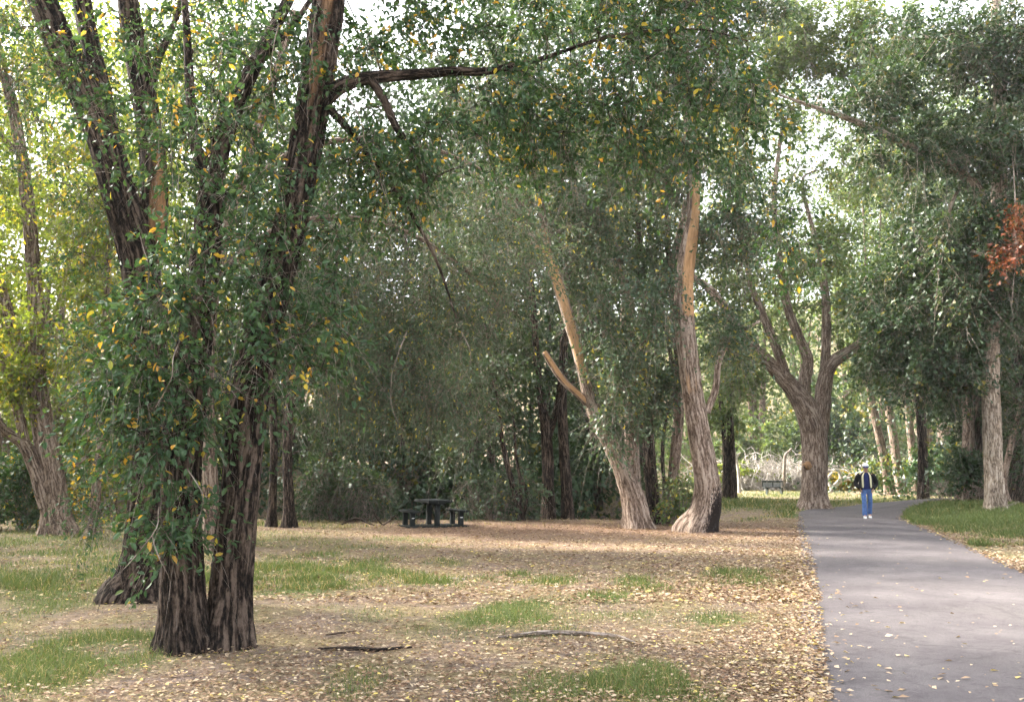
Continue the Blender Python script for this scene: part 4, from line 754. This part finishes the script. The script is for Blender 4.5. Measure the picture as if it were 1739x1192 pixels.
for s, (hp, kn_, an, to) in legs.items():
    J[f'hp{s}'] = (hp, .085); J[f'kn{s}'] = (kn_, .058); J[f'an{s}'] = (an, .038); J[f'to{s}'] = (to, (.035, .025)); E += [('pel', f'hp{s}'), (f'hp{s}', f'kn{s}'), (f'kn{s}', f'an{s}'), (f'an{s}', f'to{s}')]
    J[f'sh{s}'] = ((s*.185, .0, 1.40), .055); J[f'el{s}'] = ((s*.315, .05, 1.13), .042); J[f'wr{s}'] = ((s*.205, -.06, .965), .028); J[f'pm{s}'] = ((s*.175, -.075, .905), (.034, .02))
    E += [('ch', f'sh{s}'), (f'sh{s}', f'el{s}'), (f'el{s}', f'wr{s}'), (f'wr{s}', f'pm{s}')]
    for f, (dx, ln) in enumerate(((-.024, .055), (-.008, .07), (.008, .065), (.024, .05))):
        J[f'f{f}a{s}'] = ((s*(.160)+dx*.3, -.072+dx, .865), .009); J[f'f{f}b{s}'] = ((s*.145+dx*.3, -.072+dx, .865-ln*.8), .008); E += [(f'pm{s}', f'f{f}a{s}'), (f'f{f}a{s}', f'f{f}b{s}')]
    J[f'tha{s}'] = ((s*.155, -.115, .90), .010); J[f'thb{s}'] = ((s*.140, -.125, .875), .009); E += [(f'pm{s}', f'tha{s}'), (f'tha{s}', f'thb{s}')]
pp = G(1474, 881.5)
pb = skin('person', J, E, 'pel', 'skin'); pb.location = (pp[0], pp[1], gz(pp[0], pp[1])+.045); pb.rotation_euler = (0, 0, R(-14)); PS = 1.74/1.76; pb.scale = (PS, PS, PS)
pb['label'] = 'person in black jacket, blue jeans and white cap walking with hands in pockets'; pb['category'] = 'person'
JJ = {'pel': ((0, 0, .93), (.155, .115)), 'wa': ((0, 0, 1.03), (.145, .11))}; EJ = [('pel', 'wa')]
for s, (hp, kn_, an, to) in legs.items():
    JJ[f'h{s}'] = ((hp[0], hp[1], .86), (.10, .10)); JJ[f'k{s}'] = (kn_, (.080, .078)); JJ[f'c{s}'] = ((an[0], an[1]*.8+kn_[1]*.2, .25), (.078, .08)); JJ[f'a{s}'] = ((an[0], an[1]-.01, an[2]-.03), (.082, .09)); EJ += [('pel', f'h{s}'), (f'h{s}', f'k{s}'), (f'k{s}', f'c{s}'), (f'c{s}', f'a{s}')]
skin('jeans', JJ, EJ, 'pel', 'denim', pb)
def loft(rings, seg=28, a0=0, a1=2*math.pi, closed=True):
    V = []; F = []; n_ = seg if closed else seg+1
    for (cx, cy, z, rx, ry) in rings:
        for k in range(n_):
            a = a0 + (a1-a0)*k/seg; V.append((cx+rx*math.sin(a), cy-ry*math.cos(a), z))
    for i_ in range(len(rings)-1):
        for k in range(seg):
            k2 = (k+1) % n_; F.append((i_*n_+k, i_*n_+k2, (i_+1)*n_+k2, (i_+1)*n_+k))
    return V, F
def pymesh(name, V, F, mat, parent, thick=0, sub=1):
    me = bpy.data.meshes.new(name); me.from_pydata(V, [], F); me.materials.append(MATS[mat]); o = bpy.data.objects.new(name, me); C.objects.link(o); o.parent = parent
    if thick: q = o.modifiers.new('t', 'SOLIDIFY'); q.thickness = thick; q.offset = 1
    if sub: q = o.modifiers.new('s', 'SUBSURF'); q.levels = q.render_levels = sub
    for p_ in me.polygons: p_.use_smooth = True
    return o
tor = [(0, 0, .93, .165, .13), (0, 0, 1.02, .17, .13), (0, 0, 1.15, .172, .13), (0, 0, 1.28, .178, .135), (0, -.005, 1.38, .172, .125), (0, -.02, 1.44, .11, .09), (0, -.03, 1.475, .07, .07)]
V, F = loft(tor); pymesh('shirt', V, F, 'shirt_navy', pb)
jk = [(0, .005, .90, .215, .165), (0, .005, .97, .22, .17), (0, .005, 1.10, .215, .165), (0, .005, 1.25, .215, .16), (0, .0, 1.36, .212, .15), (0, -.01, 1.425, .165, .125), (0, -.015, 1.47, .095, .095), (0, -.015, 1.50, .09, .095)]
V, F = loft(jk, 30, .62, 2*math.pi-.62, False); jo = pymesh('jacket', V, F, 'jacket_black', pb, .012)
for s in (-1, 1):
    q = spline([(s*.17, .0, 1.41, .085), (s*.235, .015, 1.32, .088), (s*.315, .05, 1.13, .075), (s*.275, .005, 1.04, .066), (s*.20, -.062, .945, .056)], .04); V, F, bk = tube(q[:, :3], q[:, 3], 14, lump=.1, seed=s+3)
    me = make_mesh('sleeve', V, F, None, True, 'jacket_black'); o = bpy.data.objects.new('sleeve', me); C.objects.link(o); o.parent = jo
    V = []; F = []
    for i_, (cx, cy, z, rx, ry) in enumerate(jk[1:]):
        for k, a in enumerate((.42, .52, .62, .72)):
            a *= s; V.append((cx+(rx+.014)*math.sin(a), cy-(ry+.014)*math.cos(a), z))
    for i_ in range(len(jk)-2):
        for k in range(3): F.append((i_*4+k, i_*4+k+1, i_*4+5+k, i_*4+4+k))
    pymesh('lining_edge', V, F, 'lining', jo, .015, 1)
def cap():
    V, F = loft([(0, -.07, 1.665, .098, .112), (0, -.07, 1.70, .099, .112), (0, -.068, 1.74, .088, .098), (0, -.064, 1.77, .055, .062), (0, -.062, 1.782, .006, .006)], 24)
    co = pymesh('cap', V, F, 'cap_white', pb, .004)
    V, F = loft([(0, -.07, 1.66, .101, .115), (0, -.07, 1.685, .102, .116)], 24); pymesh('cap_band', V, F, 'cap_navy', co, .004, 0)
    V = []; F = []
    for i_, (t_, dz) in enumerate(((0, 0), (.45, -.012), (.8, -.03), (1, -.048))):
        for k in range(11):
            a = -1.15+2.3*k/10; rr = 1-(abs(a)/1.15)**2.2*.9; V.append((.099*math.sin(a), -.07-.112*math.cos(a)-.085*t_*rr, 1.668+dz))
    for i_ in range(3):
        for k in range(10): F.append((i_*11+k, i_*11+k+1, i_*11+12+k, i_*11+11+k))
    pymesh('visor', V, F, 'cap_navy', co, .005)
cap()
V, F = loft([(0, -.055, 1.60, .076, .080), (0, -.055, 1.64, .083, .092), (0, -.06, 1.68, .086, .095)], 20, 1.6, 2*math.pi-1.6, False); pymesh('hair', V, F, 'hair_grey', pb, .008)
for s in (-1, 1):
    bm = bmesh.new(); bmesh.ops.create_uvsphere(bm, u_segments=10, v_segments=6, radius=.011); bmesh.ops.translate(bm, vec=(s*.03, -.152, 1.635), verts=bm.verts); bmobj('eye', bm, 'eye_dark', pb, True)
    bm = bmesh.new(); bmesh.ops.create_uvsphere(bm, u_segments=10, v_segments=6, radius=.026); bmesh.ops.scale(bm, vec=(.35, .7, 1.1), verts=bm.verts); bmesh.ops.translate(bm, vec=(s*.074, -.06, 1.625), verts=bm.verts); bmobj('ear', bm, 'skin', pb, True)
    an, to = legs[s][2], legs[s][3]; z0 = -.04; c = ((an[0]+to[0])/2, (an[1]+to[1])/2-.015); tilt = .0 if s < 0 else .05
    V, F = loft([(c[0], c[1], z0+.025, .048, .145), (c[0], c[1], z0+.055, .05, .14), (c[0], c[1]+.02, z0+.085, .045, .115), (c[0], c[1]+.06, z0+.115, .038, .06), (c[0], c[1]+.065, z0+.13, .03, .04)], 20); F.append(tuple(range(80, 100))); so = pymesh('shoe', V, F, 'shoe_white', pb)
    V, F = loft([(c[0], c[1], z0, .046, .142), (c[0], c[1], z0+.03, .051, .148)], 20); F.append(tuple(range(20))[::-1]); pymesh('sole', V, F, 'sole_dark', so, 0, 0)
bm = bmesh.new(); box_bm(bm, (0, -.148, 1.565), (.042, .012, .010), .003); bmobj('mouth', bm, 'lip', pb)

# fallen branches
def fallen(name, label, pts, mat='wood_dead'):
    q = []
    for px, py, r in pts:
        g = G(px, py); q.append((g[0], g[1], g[2]+r*.75+.012, r))
    c = spline(q, .04); c[:, 2] += (vnoise(c[:, :3]*5)-.5)*.01; V, F, bk = tube(c[:, :3], c[:, 3], 10, .1, seed=int(pts[0][0]) % 60)
    link(name, make_mesh(name, V, F, {'bk': bk, 'bare': np.zeros(len(V))}, True, mat), label=label, category='branch')
fallen('fallen_branch', 'long curved grey fallen branch lying on the grass in the centre foreground', [(845, 1089, .008), (885, 1086, .018), (940, 1081, .022), (1000, 1082, .02), (1050, 1086, .016), (1078, 1096, .012)])
fallen('fallen_branch', 'dark brown fallen branch lying in leaf litter right of the twin trunks', [(540, 1104, .01), (585, 1106, .02), (640, 1107, .018), (700, 1103, .008)], 'bark_dark')
fallen('fallen_branch', 'short dark stick just above the dark brown fallen branch', [(552, 1080, .006), (580, 1077, .01), (605, 1074, .005)], 'bark_dark')
fallen('fallen_branch', 'small stick lying on the asphalt path by its right edge', [(1683, 1044, .006), (1700, 1042, .008), (1712, 1044, .005)])
fallen('fallen_branch', 'thin pale twig on the dry grass above the green tufts in mid field', [(740, 986, .005), (765, 983, .008), (790, 984, .006)], 'wood_grey')
fallen('fallen_branch', 'dark branch lying in the thicket right of the tall pale trunk', [(1700, 884, .05), (1722, 876, .05), (1745, 868, .04)])
fallen('fallen_branch', 'pale plank like branch lying on the lawn below the far row of trees', [(1520, 843, .05), (1530, 844, .06), (1541, 843, .05)], 'wood_grey')
# dark arching branches left of the picnic table
s = Tree('arching_branch', 'dark thin branches arching over the bright grass left of the picnic table', G(640, 892), 'bark_dark', 'leaf_dark', cat='branch')
for q in ([(580, 890, 26, .03), (605, 880, 26, .028), (622, 887, 26, .022), (641, 893, 26, .015)], [(648, 893, 26, .03), (660, 885, 26, .025), (672, 874, 26, .015)], [(652, 893, 26, .025), (640, 880, 26, .02), (630, 860, 26, .012)]): s.stem(q, 7, .1)
s.NP = []; s.done()

# grass
def blades(n, x0, x1, y0, y1, h, wd, dens=1.0, seg2=True, dry=.28):
    u = rng.uniform(0, 1, n); y = 1/(1/y0+(1/y1-1/y0)*u) if y0 > 0 else rng.uniform(y0, y1, n)
    x = rng.uniform(x0, x1, n)*y
    gdn = grass_d(x, y); pd = path_d(x, y); keep = (rng.uniform(0, 1, n) < np.clip(gdn*dens+.16*sstep(.35, .6, fbm2(x, y, .5, 77)), 0.12, 1)) & (pd > .08); x, y, gdn = x[keep], y[keep], gdn[keep]; n = len(x)
    z = gza(x, y)-.015; sc2 = (.45+.75*np.clip(gdn, 0, 1.2))*rng.uniform(.5, 1.25, n)
    dryp = np.clip(dry + .62*(1-np.clip(gdn*1.2, 0, 1)), 0, 1); isd = rng.uniform(0, 1, n) < dryp; H = h*sc2*np.where(isd & (rng.uniform(0, 1, n) < .7), .4, 1)
    a = rng.uniform(0, 6.28, n); dx, dy = np.cos(a), np.sin(a); ben = np.where(isd, rng.uniform(.4, 1.2, n)*h, rng.uniform(.1, .9, n)*H); b2_ = rng.uniform(0, 6.28, n); bx, by = np.cos(b2_)*ben, np.sin(b2_)*ben
    W = wd*rng.uniform(.6, 1.3, n); B0 = np.stack([x-dx*W, y-dy*W, z], 1); B1 = np.stack([x+dx*W, y+dy*W, z], 1)
    M0 = np.stack([x+bx*.3-dx*W*.8, y+by*.3-dy*W*.8, z+H*.6], 1); M1 = np.stack([x+bx*.3+dx*W*.8, y+by*.3+dy*W*.8, z+H*.6], 1); Tp = np.stack([x+bx, y+by, z+H], 1)
    V = np.stack([B0, B1, M1, M0, Tp], 1).reshape(-1, 3); b = np.arange(n)[:, None]*5
    lc = np.where(isd, rng.uniform(.68, 1, n), rng.uniform(0, .62, n)*(.5+.5*fbm2(x, y, .9, 51)))
    return V, [b+np.array([[0, 1, 2, 3]]), b+np.array([[3, 2, 4]])], np.repeat(lc, 5)
def grassobj(label, specs):
    a = Acc()
    for sp in specs:
        V, F, lc = blades(*sp[:7], **sp[7]); a.add(V, F, lc=lc)
    link('grass', a.mesh('grass', 'grass_blade'), kind='stuff', label=label, category='grass')
grassobj('patchy green and straw coloured grass on the open ground left of the path', [(190000, -.62, .40, 4.6, 15, .075, .0028, dict(dens=1.0)), (120000, -.62, .38, 12, 30, .10, .006, dict(dens=.9)), (40000, .12, .60, 30, 70, .16, .016, dict(dens=1.0, dry=.3)), (16000, -.6, .22, 25, 29, .2, .008, dict(dens=1, dry=.3))])
grassobj('lush bright green grass on the bank right of the path', [(60000, .43, .72, 19, 36, .17, .009, dict(dens=1.3, dry=.04))])
# fallen leaves
def litter(n, x0, x1, y0, y1, size, fn, lcf):
    u = rng.uniform(0, 1, n); y = 1/(1/y0+(1/y1-1/y0)*u); x = rng.uniform(x0, x1, n)*y
    pd = path_d(x, y); k = rng.uniform(0, 1, n) < fn(x, y, pd); x, y, pd = x[k], y[k], pd[k]; n = len(x)
    z = gza(x, y) + np.where(pd < .1, .052-.0*pd, .012+rng.uniform(0, .02, n)); z = np.where((pd < .1) & (pd > -.35), z-.02*sstep(-.35, .1, pd), z)
    p_ = np.stack([x, y, z], 1); a = rng.uniform(0, 6.28, n); ax = np.stack([np.cos(a), np.sin(a), rng.normal(size=n)*.16], 1); nr = np.stack([rng.normal(size=n)*.28, rng.normal(size=n)*.28, np.ones(n)], 1)
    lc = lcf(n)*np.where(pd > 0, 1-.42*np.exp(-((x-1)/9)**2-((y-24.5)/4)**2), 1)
    return leaves(p_, ax, nr, size*rng.uniform(.45, 1.5, n), lc, False, .6)
def off(x, y, pd):
    e = np.exp(-np.maximum(pd, 0)/.9)*(pd > -.22); d_ = np.exp(-((x-1)/9)**2-((y-24)/4)**2)
    return np.clip(.22+.16*sstep(-4, 4, x)+.75*e+.5*d_, 0, 1)*(pd > -.22)*(1-.75*np.clip(grass_d(x, y), 0, 1))*(.35+.9*fbm2(x, y, 1.2, 61))
def on(x, y, pd): return (pd < -.03)*(.012+.05*np.exp(pd/.25)+.5*np.exp(pd/.10))
a = Acc()
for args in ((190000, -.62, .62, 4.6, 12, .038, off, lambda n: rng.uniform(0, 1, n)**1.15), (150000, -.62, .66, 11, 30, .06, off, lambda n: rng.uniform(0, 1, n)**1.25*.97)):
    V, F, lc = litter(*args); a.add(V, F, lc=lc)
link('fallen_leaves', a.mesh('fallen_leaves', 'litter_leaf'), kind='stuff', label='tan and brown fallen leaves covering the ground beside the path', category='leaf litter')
a = Acc(); V, F, lc = litter(60000, .2, .75, 4.6, 36, .055, on, lambda n: rng.uniform(.45, 1, n)); a.add(V, F, lc=lc)
link('fallen_leaves', a.mesh('fallen_leaves', 'litter_leaf'), kind='stuff', label='yellow and pale leaves scattered over the grey asphalt path', category='leaf litter')

# thin air between the near and the far trees
m, n, b, out = newmat('haze_air'); n.nodes.remove(b); vol = n.nodes.new('ShaderNodeVolumePrincipled'); vol.inputs['Color'].default_value = (.95, .97, 1, 1); vol.inputs['Density'].default_value = .0003; vol.inputs['Anisotropy'].default_value = .3
n.links.new(vol.outputs[0], out.inputs['Volume'])
bm = bmesh.new(); box_bm(bm, (0, 70, 28), (250, 230, 66), 0); hz = bmobj('haze', bm, 'haze_air'); hz['kind'] = 'stuff'; hz['label'] = 'thin pale haze fading the far trees'; hz['category'] = 'haze'
